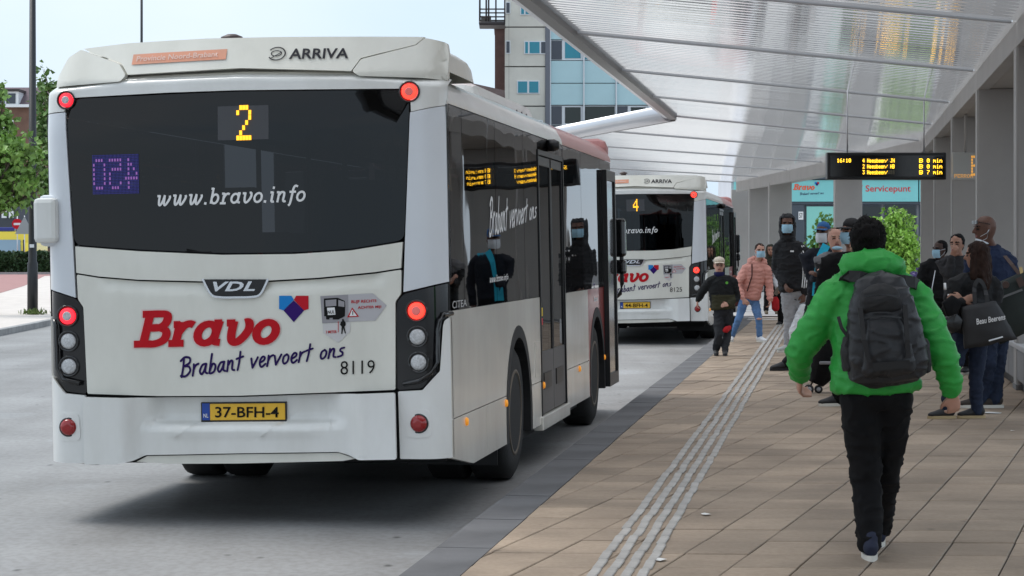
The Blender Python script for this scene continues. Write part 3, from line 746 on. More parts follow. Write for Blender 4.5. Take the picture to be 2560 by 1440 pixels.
# dark steel balcony
bal = empty('balcony', (0, 0, 0), 0, tb); 
m_steel = M('dark_steel', (.035, .028, .028), .5)
a, b = at(1199, 62, BY), at(1263, 70, BY); lo = tb.location
def balbar(p, q, r, nm): 
    m = MB(); m.tube([p - lo, q - lo], r, 6); m.build(nm, m_steel, bal)
for d in (-2.2, .3):
    for px in (1200, 1216, 1222, 1240, 1262): balbar(at(px, -40, BY) + Vector((0, d, 0)), at(px, 68, BY) + Vector((0, d, 0)), .055, 'post')
    for py in (-38, 31, 50, 66): balbar(at(1199, py, BY) + Vector((0, d, 0)), at(1263, py, BY) + Vector((0, d, 0)), .055 if py != 66 else .16, 'rail')
m = MB(); p, q = at(1199, 64, BY) - lo, at(1263, 71, BY) - lo; m.box((p.x, -2.3, q.z), (q.x, .4, p.z)); m.build('deck', m_steel, bal)
m = MB(); p, q = at(1203, 44, BY) - lo, at(1228, 58, BY) - lo; m.box((p.x, -1.2, q.z), (q.x, -.6, p.z)); m.build('seat', M('bench_brown', (.10, .09, .08), .7), bal)
# brick stair tower and low brown building beside it
bt = setp(empty('brick_stair_tower', at(1248, 622, 168)), 'narrow brown brick tower left of the pale office block', 'building'); bt.location.z = 0
m_brickb = M('brown_brick', (.13, .075, .065), .9, var=(1.5, .2), bump=(14, .4))
def wbox(root, Y, x0, y0, x1, y1, d0, d1, name, mat, bevel=0.):
    a, b = at(x0, y0, Y), at(x1, y1, Y); m = MB(); lo = root.location
    m.box((a.x - lo.x, d0, b.z - lo.z), (b.x - lo.x, d1, a.z - lo.z)); return m.build(name, mat, root, bevel=bevel)
wbox(bt, 168, 1237, 70, 1272, 680, 0, 5, 'wall', m_brickb); wbox(bt, 168, 1235, 66, 1274, 72, -.2, 5.2, 'coping', m_steel)
lb = setp(empty('low_brick_block', at(1150, 622, 150)), 'low brown brick block behind the near bus roof', 'building'); lb.location.z = 0
m = MB(); lo = lb.location; pts = [(900, 130), (1100, 190), (1262, 226), (1262, 690), (900, 690)]
q = [at(x, y, 150) - lo for x, y in pts]; vs = [m.bm.verts.new((p.x, 0, p.z)) for p in q]; ve = [m.bm.verts.new((p.x, 9, p.z)) for p in q]
m.bm.faces.new(vs); m.bm.faces.new(ve[::-1])
for i in range(5): m.bm.faces.new((vs[i], ve[i], ve[(i+1) % 5], vs[(i+1) % 5]))
m.build('wall', M('brown_brick_grey', (.14, .105, .10), .9, var=(1.5, .2)), lb)
for x in (1205, 1232): wbox(lb, 150, x, 239, x + 15, 246, -.25, -.02, 'skylight', m_wframe)
# ================================================================ LEFT BACKGROUND
def lamp_post(px, Y, rad, label, top_py, base=True):
    p = at(px, 600, Y); p.z = .1
    t = setp(empty('lamp_post', p), label, 'lamp post')
    mt = M('post_black', (.012, .014, .018), .45)
    H = at(px, top_py, Y).z - .1
    m = MB(); m.lathe([(0, rad * 1.25), (1.25, rad * 1.22), (1.27, rad), (H, rad * .62)] if base else [(0, rad), (H, rad * .8)], 'z', n=14); m.build('pole', mt, t)
    if base:
        m = MB(); m.box((-.05, -rad * 1.02, 1.62), (.06, -rad * .99, 1.70)); m.build('sticker', m_wframe if 'm_wframe' in globals() else mt, t)
    m = MB(); m.tube([(0, 0, H), (.1, -.4, H + .3), (.1, -1.6, H + .4)], [rad * .5, rad * .4, rad * .4], 8); m.build('arm', mt, t)
    m = MB(); m.box((-.12, -2.4, H + .34), (.32, -1.5, H + .46)); m.build('lamp_head', mt, t, bevel=.03)
    return t
lamp_post(81.5, 54.5, .105, 'tall black lamp post on the island left of the near bus', -260)
lamp_post(354, 74, .05, 'thin dark pole rising behind the near bus roof', -120, False)
# tuft of grass at the post foot
bm = bmesh.new(); b0_ = at(84, 792, 54.2); b0_.z = .1
for k in range(160): leaf(bm, Vector((b0_.x + random.gauss(.05, .14), b0_.y + random.gauss(-.1, .12), .10)), random.uniform(.08, .2), rv(2.2), rv(0), .08)
setp(bm_obj('grass_tuft', bm, leaf_mat('grass', (.14, .2, .05))), 'small tuft of grass at the foot of the black lamp post', 'grass', kind='stuff')
# clipped hedge
hg = setp(empty('clipped_hedge', at(60, 690, 140)), 'long clipped dark green hedge in front of the yellow ambulance', 'hedge'); hg.location.z = .1
bm = bmesh.new(); hx0, hx1 = at(-160, 622, 140).x, at(420, 622, 140).x
for k in range(9000):
    x = random.uniform(hx0, hx1) - hg.location.x; f = random.random()
    top = 1.28 + .10 * noise.noise(Vector((x * .9, 0, 3)))
    if f < .6: p = Vector((x, random.uniform(-.12, .1), random.uniform(.02, top)))
    else: p = Vector((x, random.uniform(0, 1.2), top + random.uniform(-.12, .05)))
    leaf(bm, p, random.uniform(.14, .28), rv(.2) + Vector((0, -.5, 0)), rv(.3), .45)
bm_obj('leaves', bm, leaf_mat('hedge_leaf', (.035, .075, .028)), hg)
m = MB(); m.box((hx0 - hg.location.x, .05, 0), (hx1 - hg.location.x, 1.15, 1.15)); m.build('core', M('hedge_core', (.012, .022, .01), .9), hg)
m = MB(); p, q = at(-200, 622, 138.6), at(420, 622, 138.6); m.box((p.x, 138.5, -.02), (q.x, 138.8, .24))
setp(m.build('hedge_kerb', M('grey_kerb', (.30, .30, .30), .8)), kind='structure')
# street trees on the left
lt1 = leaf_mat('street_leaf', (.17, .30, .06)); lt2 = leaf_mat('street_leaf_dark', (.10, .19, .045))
def ptree(px_base, Y, blobs, label, count, s, mat, r=.13):
    bl = []
    for px, py, rp in blobs:
        c = at(px, py, Y + random.uniform(-.5, .5)); rr = rp / F * Y; bl.append((c, (rr, rr * 1.2, rr * .8)))
    b = at(px_base, 600, Y); b.z = .1
    return tree('street_tree', label, b, 2.3, bl, count, s, mat, m_bark, r, .4, group='street trees on the island', tuft=6)
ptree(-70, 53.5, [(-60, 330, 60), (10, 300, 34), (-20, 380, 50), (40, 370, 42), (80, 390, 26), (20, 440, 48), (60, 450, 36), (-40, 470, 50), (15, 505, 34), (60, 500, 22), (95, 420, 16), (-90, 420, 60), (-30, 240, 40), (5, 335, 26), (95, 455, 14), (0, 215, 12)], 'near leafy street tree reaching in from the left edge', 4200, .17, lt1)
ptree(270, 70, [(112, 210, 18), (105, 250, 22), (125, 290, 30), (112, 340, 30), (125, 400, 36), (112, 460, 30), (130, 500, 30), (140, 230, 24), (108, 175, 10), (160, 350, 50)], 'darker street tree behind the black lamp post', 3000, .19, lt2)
# terraced house with mansard roof
HYY = 185.0
hs = setp(empty('brick_house', at(40, 622, HYY)), 'brick house with purple grey tiled roof and white dormer, far left', 'building'); hs.location.z = 0
m_hbrick = M('house_brick', (.17, .10, .075), .9, var=(1.2, .2), bump=(10, .3)); m_rooft = M('purple_roof_tile', (.12, .085, .10), .8, var=(3, .2), bump=(9, .5))
def hbox(x0, y0, x1, y1, d0, d1, nm, mt, par=None, bevel=0.): 
    o = wbox(hs, HYY, x0, y0, x1, y1, d0, d1, nm, mt, bevel); 
    if par: o.parent = par
    return o
hbox(-500, 268, 330, 690, 0, 9, 'wall', m_hbrick)
m = MB(); lo = hs.location; a, b, c, d = at(-500, 266, HYY), at(330, 266, HYY), at(330, 213, HYY), at(-500, 213, HYY)
v1 = [m.bm.verts.new((p.x - lo.x, y, p.z - lo.z)) for p, y in ((a, -.5), (b, -.5), (c, 2.6), (d, 2.6))]; v2 = [m.bm.verts.new((p.x - lo.x, 9, p.z - lo.z)) for p in (a, b, c, d)]
m.bm.faces.new(v1); m.bm.faces.new(v2[::-1])
for i in range(4): m.bm.faces.new((v1[i], v2[i], v2[(i+1) % 4], v1[(i+1) % 4]))
m.build('roof', m_rooft, hs)
hbox(-500, 262, 330, 269, -.7, -.4, 'gutter', m_wframe)
for x in (-210, -70, 140, 240):
    pass
for x in (-160, -12, 150):
    dm = hbox(x, 228, x + 62, 262, -.6, 3, 'dormer', m_wframe); hbox(x - 3, 224, x + 65, 230, -.8, 3, 'dormer_roof', m_steel, dm)
    for k in range(2): hbox(x + 5 + k * 27, 235, x + 28 + k * 27, 260, -.64, -.61, 'pane', m_twin2, dm)
for x in (-240, -170, -100, -20, 8, 150, 220):
    for y0, y1 in ((300, 350), (395, 440), (482, 540)):
        w_ = hbox(x, y0, x + 26, y1, -.06, .02, 'window', m_wframe); hbox(x + 4, y0 + 4, x + 22, y1 - 4, -.09, -.07, 'pane', m_twin2, w_)
hbox(-500, 500, 330, 620, -.12, -.02, 'shop_front', M('dark_shopfront', (.04, .05, .065), .5))
for x in (6, 24): hbox(x, 470, x + 12, 545, -.3, -.14, 'shop_window', m_wframe); 
hbox(38, 508, 78, 560, -.35, -.14, 'awning', M('slate_awning', (.07, .08, .10), .7))
# yellow ambulance
AY = 150.0
am = setp(empty('ambulance', at(10, 660, AY)), 'yellow ambulance with blue light bar behind the hedge', 'ambulance'); am.location.z = .0
m_yel = M('ambulance_yellow', (.82, .66, .04), .3, coat=.5); m_wsh = M('windscreen', (.20, .30, .38), .05); m_stripe = M('fluoro_red', (.65, .08, .03), .5)
def aq(px, py, d): p = at(px, py, AY) - am.location; return Vector((p.x, d, p.z))
m = MB(); prof = [(-.0, .35), (-.05, 1.15), (.25, 1.35), (.75, 2.1), (.9, 2.85), (6.0, 2.9), (6.0, .35)]
x0, x1 = at(-72, 0, AY).x - am.location.x, at(73, 0, AY).x - am.location.x
for i, (x, fl) in enumerate(((x0, 1), (x1, 0))):
    vs = [m.bm.verts.new((x, y, z)) for y, z in prof]; m.bm.faces.new(vs if fl else vs[::-1])
    if i == 0: A_ = vs
for k in range(len(prof)): m.bm.faces.new((A_[k], A_[(k+1) % 7], vs[(k+1) % 7], vs[k]))
m.build('body', m_yel, am, bevel=.06)
m = MB(); m.quad((x0 + .25, .20, 1.42), (x1 - .62, .20, 1.42), (x1 - .75, .72, 2.3), (x0 + .4, .72, 2.3)); m.build('windscreen', m_wsh, am)
m = MB(); m.quad((x1 + .006, .5, 1.35), (x1 + .006, 1.5, 1.35), (x1 + .006, 1.5, 2.15), (x1 + .006, .85, 2.15)); m.build('side_window', m_twin2, am)
m = MB(); m.box((x1 - .45, .1, 1.36), (x1 - .38, .3, 2.3)); m.build('door_pillar', m_black, am)
m = MB(); m.box((x0 + .1, -.09, .98), (x1 - .9, -.06, 1.12)); m.build('stripe', m_stripe, am)
for k in range(6): 
    m = MB(); xx = x0 + .2 + k * .5; m.quad((xx, -.094, .98), (xx + .22, -.094, .98), (xx + .42, -.094, 1.28), (xx + .2, -.094, 1.28)); m.build('chevron', m_stripe, am)
for xx in (x0 + .35, x1 - .6): 
    m = MB(); m.lathe([(-.10, .22), (-.16, .12)], 'y', (xx, 0, .95), 16); m.build('headlight', m_wframe, am)
m = MB(); m.box((x0 + .2, .9, 2.9), (x1 - 1.2, 1.5, 3.14)); m.build('light_bar', M('blue_lamp', (.02, .03, .22), .2), am, bevel=.05)
m = MB(); m.box((x1 - .25, .45, 1.3), (x1 - .02, .62, 1.62)); m.build('mirror', m_black, am, bevel=.03)
for xx in (x0 + .12, x1 - .32):
    for yy in (1.0, 4.8): 
        m = MB(); m.lathe([(0, .2), (0, .36), (.2, .36), (.2, .2)], 'x', (xx, yy, .36), 20); m.build('wheel', m_dark, am)
# road signs
def sign(px, py, Y, kind, label):
    p = at(px, py, Y); t = setp(empty('road_sign', (p.x, Y, .0)), label, 'road sign')
    m = MB(); m.tube([(0, .05, 0), (0, .05, p.z + .6)], .035, 8); m.build('post', m_gutter, t)
    if kind == 'round':
        m = MB(); m.lathe([(-.02, .34), (0, .34)], 'y', (0, 0, p.z), 24); m.build('disc', m_logored, t)
        m = MB(); m.box((-.22, -.03, p.z - .07), (.22, -.022, p.z + .07)); m.build('bar', m_wframe, t)
    else:
        m = MB(); vs = [(-.62, 0, p.z - .6), (.62, 0, p.z - .6), (0, 0, p.z + .55)]
        a_ = [m.bm.verts.new(v) for v in vs]; b_ = [m.bm.verts.new((v[0], .03, v[2])) for v in vs]
        m.bm.faces.new(a_); m.bm.faces.new(b_[::-1])
        for i in range(3): m.bm.faces.new((a_[i], b_[i], b_[(i+1) % 3], a_[(i+1) % 3]))
        m.build('plate', M('sign_back_grey', (.30, .33, .34), .5, .3), t)
sign(43, 560, 147, 'round', 'round red no entry sign above the ambulance')
sign(61, 562, 146, 'tri', 'grey triangular sign seen from behind beside the lamp post')
# ================================================================ BUSES
BTH = math.atan(840 / F)
RZ = 13.68
BUS_LOC = Vector(((609 - CX) / F * RZ, RZ, 0)); TILT = R_(-1.1)
TILTM = Matrix.Translation((0, 0, .5)) @ Matrix.Rotation(TILT, 4, 'Y') @ Matrix.Translation((0, 0, -.5))
BM_ = Matrix.Translation(BUS_LOC) @ Matrix.Rotation(-BTH, 4, 'Z') @ TILTM
BI = BM_.inverted(); CAML = BI @ Vector((0, 0, CZ))
def ray(px, py): return (BI.to_3x3() @ Vector(((px - CX) / F, 1, -(py - HY) / F)))
def Rr(px, py, y=0.05):                    # photo pixel -> (x, z) on the rear face
    d = ray(px, py); t = (y - CAML.y) / d.y; p = CAML + d * t; return p.x, p.z
HWB = 1.27
def Sr(px, py, x=HWB):                     # photo pixel -> (y, z) on the right side
    d = ray(px, py); t = (x - CAML.x) / d.x; p = CAML + d * t; return p.y, p.z
def corner(x, r=.14, hw=HWB):
    a = abs(x) - (hw - r)
    return 0 if a <= 0 else r - math.sqrt(max(0, r*r - min(a, r*.999)**2))
def sm(a, b, x): 
    t = max(0, min(1, (x - a) / (b - a))); return t*t*(3 - 2*t)
def dR(x, z): return .05 * (x / HWB) ** 2 + corner(x) + max(0, z - 2.45) * .12
m_white = M('bus_white', (.78, .785, .77), .28, coat=.6, var=(1.8, .05, (.70, .70, .665)), stretch=(1, 1, .4))
m_cream = M('bus_cream', (.75, .745, .68), .32, coat=.45, var=(1.8, .06, (.69, .68, .61)), stretch=(1, 1, .4), bump=(1.6, .12, .01))
m_pillar = M('bus_pillar', (.66, .69, .73), .30, coat=.5, var=(1.3, .03))
m_sidew = M('bus_side_white', (.74, .71, .65), .26, coat=.5, var=(.9, .09, (.66, .62, .55)), stretch=(1, 1, .45))
m_blackg = M('bus_black_gloss', (.008, .008, .009), .12, coat=.4)
m_under = M('bus_underbody', (.012, .012, .012), .8)
m_busred = M('bus_red', (.33, .045, .04), .32, coat=.5); m_buspink = M('bus_red_faded', (.50, .21, .20), .4, coat=.3)
m_tyre = M('tyre', (.018, .018, .018), .8, bump=(60, .3)); m_rim = M('rim_dirty', (.14, .115, .09), .5, .5, var=(8, .3))
m_doorg = M('door_grey', (.10, .095, .095), .4)
m_rglass = glass_mat('rear_glass', (.032, .033, .036), 1.5, wave=.05, wscale=.8)
m_sglass = glass_mat('side_glass', (.10, .103, .107), 1.8, wave=.16, wscale=1.1)
m_int = M('interior_dark', (.045, .045, .05), .7); m_seat = M('seat_fabric', (.045, .04, .055), .9); m_pole = M('grab_pole_red', (.28, .02, .03), .4)
m_lampw = M('lamp_clear', (.55, .56, .57), .15, bump=(140, .9, .004), var=(90, .3)); m_lens = M('lens_red', (.30, .008, .01), .08, coat=.5)
m_ringon = M('brake_ring_lit', (.9, .05, .03), .4, emit=(1, .03, .018), estr=1.9); m_ringred = M('tail_ring_lit', (.8, .03, .05), .4, emit=(1, .02, .035), estr=1.0)
m_coreon = M('brake_core', (.55, .18, .17), .3, emit=(1, .10, .08), estr=.15, bump=(160, .8, .004))
m_amber = M('amber_marker', (.9, .35, .02), .3, emit=(1, .35, .03), estr=.2)
def fillet(pts, r, n=4):
    out = []; N = len(pts)
    for i in range(N):
        p = Vector(pts[i]); a = Vector(pts[i-1]) - p; b = Vector(pts[(i+1) % N]) - p
        k = min(r, a.length * .45, b.length * .45); A = p + a.normalized() * k; B = p + b.normalized() * k
        for j in range(n + 1):
            t = j / n; out.append(tuple(A * (1-t)**2 + p * 2*t*(1-t) + B * t*t))
    return out
def patch(name, pts, depth, mat, parent, plane='R', grid=.05, thick=.03, lift=0., fine=None, holes=None):
    """thin body panel: outline in the face plane, wrapped on a depth function, with real thickness"""
    bm = bmesh.new(); f = bm.faces.new([bm.verts.new((p[0], p[1], 0)) for p in pts])
    bmesh.ops.triangulate(bm, faces=[f], ngon_method='EAR_CLIP')
    us = [p[0] for p in pts]; zs = [p[1] for p in pts]
    cuts = []
    u = math.ceil(min(us) / grid) * grid
    while u < max(us): cuts.append(((u, 0, 0), (1, 0, 0))); u += grid
    for u in (fine or []): 
        if min(us) < u < max(us): cuts.append(((u, 0, 0), (1, 0, 0)))
    u = math.ceil(min(zs) / grid) * grid
    while u < max(zs): cuts.append(((0, u, 0), (0, 1, 0))); u += grid
    for co, no in cuts: bmesh.ops.bisect_plane(bm, geom=bm.verts[:]+bm.edges[:]+bm.faces[:], plane_co=co, plane_no=no, dist=1e-5)
    if holes:
        dead = [f for f in bm.faces if any(h(f.calc_center_median()) for h in holes)]
        bmesh.ops.delete(bm, geom=dead, context='FACES')
    bmesh.ops.remove_doubles(bm, verts=bm.verts, dist=1e-5)
    for f in bm.faces: f.smooth = True
    def mp(u, z, l): return Vector((u, depth(u, z) - l, z)) if plane == 'R' else (Vector((HWB + l - depth(u, z), u, z)) if plane == 'S' else Vector((-HWB - l + depth(u, z), u, z)))
    for v in bm.verts: v.co = mp(v.co.x, v.co.y, lift)
    bd = [e for e in bm.edges if e.is_boundary]
    for e in bd: e.smooth = False
    ex = bmesh.ops.extrude_edge_only(bm, edges=bd)
    off = Vector((0, thick, 0)) if plane == 'R' else Vector((-thick if plane == 'S' else thick, 0, 0))
    for g_ in ex['geom']:
        if isinstance(g_, bmesh.types.BMVert): g_.co += off
        if isinstance(g_, bmesh.types.BMFace): g_.smooth = False
        if isinstance(g_, bmesh.types.BMEdge): g_.smooth = False
    bmesh.ops.recalc_face_normals(bm, faces=bm.faces)
    # outward check
    want = Vector((0, -1, 0)) if plane == 'R' else (Vector((1, 0, 0)) if plane == 'S' else Vector((-1, 0, 0)))
    if sum((f.normal.dot(want) * f.calc_area() for f in bm.faces if f.smooth), 0) < 0: bmesh.ops.reverse_faces(bm, faces=bm.faces)
    o = bm_obj(name, bm, mat, parent); o.matrix_local = TILTM
    return o
def RP(pts): return [Rr(*p) for p in pts]
FINE = [s * (HWB - .14 + .14 * math.sin(R_(k))) for s in (-1, 1) for k in range(0, 88, 6)]
bus = setp(empty('city_bus', BUS_LOC, -BTH), 'white city bus filling the left foreground, route 2, seen from behind', 'bus', 'white city buses')
def bpart(m, name, mat, bevel=0., parent=None, tilt=True):
    o = m.build(name, mat, parent or bus, bevel=bevel)
    if tilt and parent is None: o.matrix_local = TILTM
    return o
# --- rear panels
rw_pts = fillet(RP([(167, 300), (185, 247), (420, 236), (600, 229), (1022, 224), (1022, 300), (1011, 600), (880, 622), (740, 631), (560, 633), (350, 624), (187, 612)]), .05)
patch('rear_window', rw_pts, lambda x, z: dR(x, z) + .012, m_rglass, bus, grid=.12, thick=.02)
def topz(px): return 181 + ((px - 600) / 500) ** 2 * 24
X1L, X1R = -HWB, HWB
zt = Rr(600, 182)[1]
def interp(tab, x):
    if x <= tab[0][0]: return tab[0][1]
    for (a, b), (c, d) in zip(tab, tab[1:]):
        if x <= c: return b + (d - b) * (x - a) / (c - a)
    return tab[-1][1]
def gridpatch(name, lo, hi, depth, mat, rows=8):
    """panel between two outlines z = lo(x), hi(x) across the full width of the rear"""
    xs = sorted(set([round(x, 4) for x in FINE] + [-HWB + k * 2 * HWB / 80 for k in range(81)] + [p[0] for p in lo]))
    bm = bmesh.new(); cols = []
    for x in xs:
        z0, z1 = interp(lo, x), interp(hi, x)
        cols.append([bm.verts.new((x, depth(x, z0 + (z1 - z0) * k / rows), z0 + (z1 - z0) * k / rows)) for k in range(rows + 1)])
    for A, B in zip(cols, cols[1:]):
        for k in range(rows): bm.faces.new((A[k], B[k], B[k+1], A[k+1])).smooth = True
    rim = [c[0] for c in cols]
    for p, q in zip(rim, rim[1:]):
        f = bm.faces.new((p, bm.verts.new(p.co + Vector((0, .03, 0))), bm.verts.new(q.co + Vector((0, .03, 0))), q)); f.smooth = False
    for e in bm.edges:
        if e.is_boundary: e.smooth = False
    o = bm_obj(name, bm, mat, bus); o.matrix_local = TILTM; return o
lo_h = [(-HWB, Rr(118, 282)[1]), Rr(160, 279), (Rr(168, 279)[0], Rr(168, 246)[1]), Rr(186, 244), Rr(420, 232), Rr(600, 226), Rr(1024, 221), (Rr(1028, 277)[0], Rr(1028, 279)[1]), (HWB, Rr(1110, 260)[1])]
hi_h = [(-HWB, Rr(120, 212)[1]), Rr(310, 186), Rr(600, 174), Rr(880, 174), (HWB, Rr(1108, 190)[1])]
gridpatch('rear_header', lo_h, hi_h, lambda x, z: dR(x, z) + .16 * sm(-.055, .015, z - interp(hi_h, x)), m_white)
patch('corner_pillar', [(-HWB, Rr(118, 285)[1])] + RP([(163, 281), (184, 615), (191, 744), (150, 731)]) + [(-HWB, Rr(118, 722)[1])], dR, m_pillar, bus, fine=FINE)
patch('corner_pillar', RP([(1026, 281), (1014, 603), (1010, 730)]) + [Rr(1060, 718), (HWB, Rr(1122, 704)[1]), (HWB, Rr(1110, 262)[1])], dR, m_pillar, bus, fine=FINE)
patch('upper_panel', RP([(190, 616), (350, 628), (560, 637), (740, 635), (880, 626), (1008, 605), (1004, 670), (940, 680), (800, 694), (677, 701), (512, 703), (350, 699), (250, 691), (193, 682)]), lambda x, z: dR(x, z), m_cream, bus)
zs_ = Rr(600, 704)[1]
def dHood(x, z):
    top = zs_ + .035 * (x / .9) ** 2
    t = 1 - sm(.0, .075, top - z); e = 1 - sm(.82, .92, abs(x))
    return dR(x, z) + .028 * t * e
patch('engine_hatch', fillet(RP([(194, 686), (250, 695), (350, 703), (512, 707), (677, 705), (800, 698), (940, 684), (1005, 674), (1004, 734), (990, 754), (990, 974), (800, 981), (600, 988), (400, 989), (221, 984), (211, 768), (197, 748)]), .012), dHood, m_cream, bus, grid=.025)
def dBump(x, z):
    lobe = sm(.64, .76, abs(x)) * .075
    nz_ = sm(.30, .36, z) * 0
    zc = Rr(600, 1062)[1]
    niche = (1 - sm(.50, .66, abs(x))) * sm(zc - .01, zc + .03, z) * .085
    ledge = (1 - sm(.42, .52, abs(x))) * sm(zc - .075, zc - .06, z) * (1 - sm(zc - .02, zc, z)) * -.012
    return dR(x, z) - .012 - lobe + niche + ledge
patch('rear_bumper', fillet(RP([(221, 990), (400, 994), (600, 993), (800, 986), (995, 979), (999, 1145), (905, 1146), (876, 1136), (850, 1128), (600, 1131), (370, 1136), (340, 1150), (300, 1157), (225, 1157)]), .012), dBump, m_white, bus, grid=.03)
patch('lower_apron', RP([(345, 1153), (372, 1139), (600, 1134), (850, 1131), (876, 1140), (890, 1146), (860, 1151), (600, 1157), (420, 1158)]), lambda x, z: dR(x, z) + .005, m_cream, bus)
lam_l = [(-HWB, Rr(117, 726)[1])] + RP([(150, 735), (190, 747), (206, 766), (213, 800), (217, 985), (166, 979), (130, 942)]) + [(-HWB, Rr(126, 935)[1])]
lam_r = [(HWB, Rr(1124, 708)[1]), Rr(1060, 722), Rr(1010, 735), Rr(993, 754), Rr(992, 800), Rr(994, 975), Rr(1055, 971), Rr(1095, 926), Rr(1101, 810), Rr(1104, 800), (HWB, Rr(1125, 790)[1])]
patch('lamp_housing', fillet(lam_l, .02), lambda x, z: dR(x, z) + .015, m_blackg, bus, fine=FINE)
patch('lamp_housing', fillet(lam_r, .02), lambda x, z: dR(x, z) + .015, m_blackg, bus, fine=FINE)
# white corners of the bumper
patch('bumper_corner', fillet([(-HWB, Rr(126, 940)[1])] + RP([(128, 944), (165, 983), (217, 988), (221, 1157), (160, 1157)]) + [(-HWB, Rr(131, 1154)[1])], .008), lambda x, z: dR(x, z) - .012, m_white, bus, fine=FINE)
patch('bumper_corner', fillet(RP([(998, 978), (1058, 975), (1099, 928), (1105, 815), (1108, 802)]) + [(HWB, Rr(1126, 793)[1]), (HWB, Rr(1138, 1147)[1]), Rr(1060, 1147), Rr(1003, 1146)], .008), lambda x, z: dR(x, z) - .012, m_white, bus, fine=FINE)
# curved black lips around the lamp housings
m = MB(); m.tube([Vector((x, dR(x, z) - .012, z)) for x, z in [Rr(*p) for p in ((1121, 785), (1106, 788), (1097, 800), (1094, 830), (1092, 905), (1080, 935), (1050, 952), (1010, 960))]], .016, 8); bpart(m, 'housing_lip', m_blackg)
m = MB(); m.tube([Vector((x, dR(x, z) - .012, z)) for x, z in [Rr(*p) for p in ((134, 800), (140, 820), (144, 920), (160, 948), (204, 958))]], .016, 8); bpart(m, 'housing_lip', m_blackg)
# dark carcass behind the seams
m = MB(); zz = Rr(600, 640)[1]; m.box((-1.14, .14, .42), (1.14, .16, zz)); m.box((-1.2, .25, .40), (1.2, .27, 1.5)); bpart(m, 'rear_carcass', m_under)
# --- lamps
def disc(px, py, r, prof, mats, name, lift=0., sub=()):
    x, z = Rr(px, py); y = dR(x, z) - lift
    m = MB(); m.lathe([(-h, rr) for h, rr in prof], 'y', (x, y, z), 28); return bpart(m, name, mats)
def ringlamp(px, py, r, ringm, corem, lift=-.002):
    k = r / 394
    a = disc(px, py, r, [(-.02, k * 1.35), (.006, k * 1.35), (.008, k * 1.22), (.001, k * 1.12), (-.02, k * 1.1)], m_blackg, 'lamp_bezel', lift)
    disc(px, py, r, [(-.02, k), (.004, k), (.010, k * .93), (.012, k * .6)], ringm, 'lamp_ring', lift)
    disc(px, py, r, [(0, k * .56), (.013, k * .56), (.016, k * .4)], corem, 'lamp_core', lift)
ringlamp(164, 250, 17, m_ringred, m_lampw, .004); ringlamp(1023, 229, 19, m_ringon, m_coreon, .004)
ringlamp(170, 790, 20, m_ringred, m_lampw); ringlamp(1042, 777, 20, m_ringon, m_coreon)
for px, py in ((172, 853), (173, 916), (1044, 842), (1047, 906)):
    k = 19 / 394
    disc(px, py, 19, [(-.02, k * 1.38), (.006, k * 1.38), (.006, k * 1.2), (-.004, k * 1.08)], m_blackg, 'lamp_bezel', -.004)
    disc(px, py, 19, [(-.02, k * .98), (.004, k * .98), (.012, k * .7), (.014, k * .3)], m_lampw, 'reversing_lamp', -.004)
m_dish = M('bus_dish', (.60, .60, .59), .35)
for px, py in ((175, 1067), (1049, 1058)):
    x, z = Rr(px, py); k = 20 / 394
    sq = fillet([(x - .08, z - .085), (x + .08, z - .085), (x + .07, z + .085), (x - .07, z + .085)], .04)
    patch('fog_lamp_dish', sq, lambda a, b: dR(a, b) - .0165 + .0 * a, m_white, bus, grid=.03, thick=.01)
    disc(px, py, 20, [(-.02, k * 1.18), (.018, k * 1.18), (.018, k * 1.05)], m_blackg, 'fog_lamp_rim', .0)
    disc(px, py, 20, [(0, k), (.024, k), (.036, k * .75), (.040, k * .35)], m_lens, 'fog_lamp', .0)
# --- roof pod
zb_l = Rr(200, 206)[1]; zpt = Rr(600, 88)[1]
def dPod(x, z): return .02 + .10 * (x / 1.2) ** 2 + max(0, z - zb_l) * .55 + corner(x, .16, 1.235) * .8
patch('pod_wing', fillet(RP([(124, 216), (126, 190), (150, 140), (182, 118), (196, 125), (290, 158), (312, 188), (300, 204), (200, 211)]), .015), lambda x, z: dPod(x, z) - .012, m_cream, bus, grid=.03, thick=.06)
patch('pod_wing', fillet(RP([(1106, 196), (1050, 193), (898, 190), (880, 178), (898, 146), (1030, 108), (1050, 88), (1096, 96), (1104, 130)]), .015), lambda x, z: dPod(x, z) - .012, m_cream, bus, grid=.03, thick=.06)
patch('pod_center', RP([(186, 116), (300, 103), (500, 92), (700, 88), (900, 86), (1046, 85), (1026, 106), (896, 143), (876, 177), (600, 170), (316, 186), (294, 155), (200, 123)]), dPod, m_cream, bus, grid=.04, thick=.06)
# pod body behind the rear fairing
m = MB(); prof = [(-1.215, 2.78), (-1.215, 2.82), (-1.15, 2.91), (-1.05, 2.965), (-.90, zpt - .055), (-.5, zpt - .02), (0, zpt - .005), (.6, zpt - .01), (1.0, zpt - .03), (1.14, zpt - .06), (1.215, 2.89), (1.235, 2.77)]
ys = (.24, .5, 1.28, 1.50); ringsv = []
for i, y in enumerate(ys):
    sc_ = (1, 1, 1, .80)[i]
    ringsv.append([m.bm.verts.new((x * (1 - (.012 if i == 3 else 0)), y + .12 * (1 if i == 0 and z > 2.93 else 0), 2.79 + (z - 2.79) * sc_)) for x, z in prof])
for A, B in zip(ringsv, ringsv[1:]):
    for k in range(len(prof) - 1): m.bm.faces.new((A[k], A[k+1], B[k+1], B[k]))
m.bm.faces.new(ringsv[-1]); m.bm.faces.new(ringsv[0][::-1])
bpart(m, 'pod_body', m_cream, .014)
m = MB(); m.box((-.95, .30, 2.745), (.95, .9, 2.86)); bpart(m, 'pod_mounting', m_under)
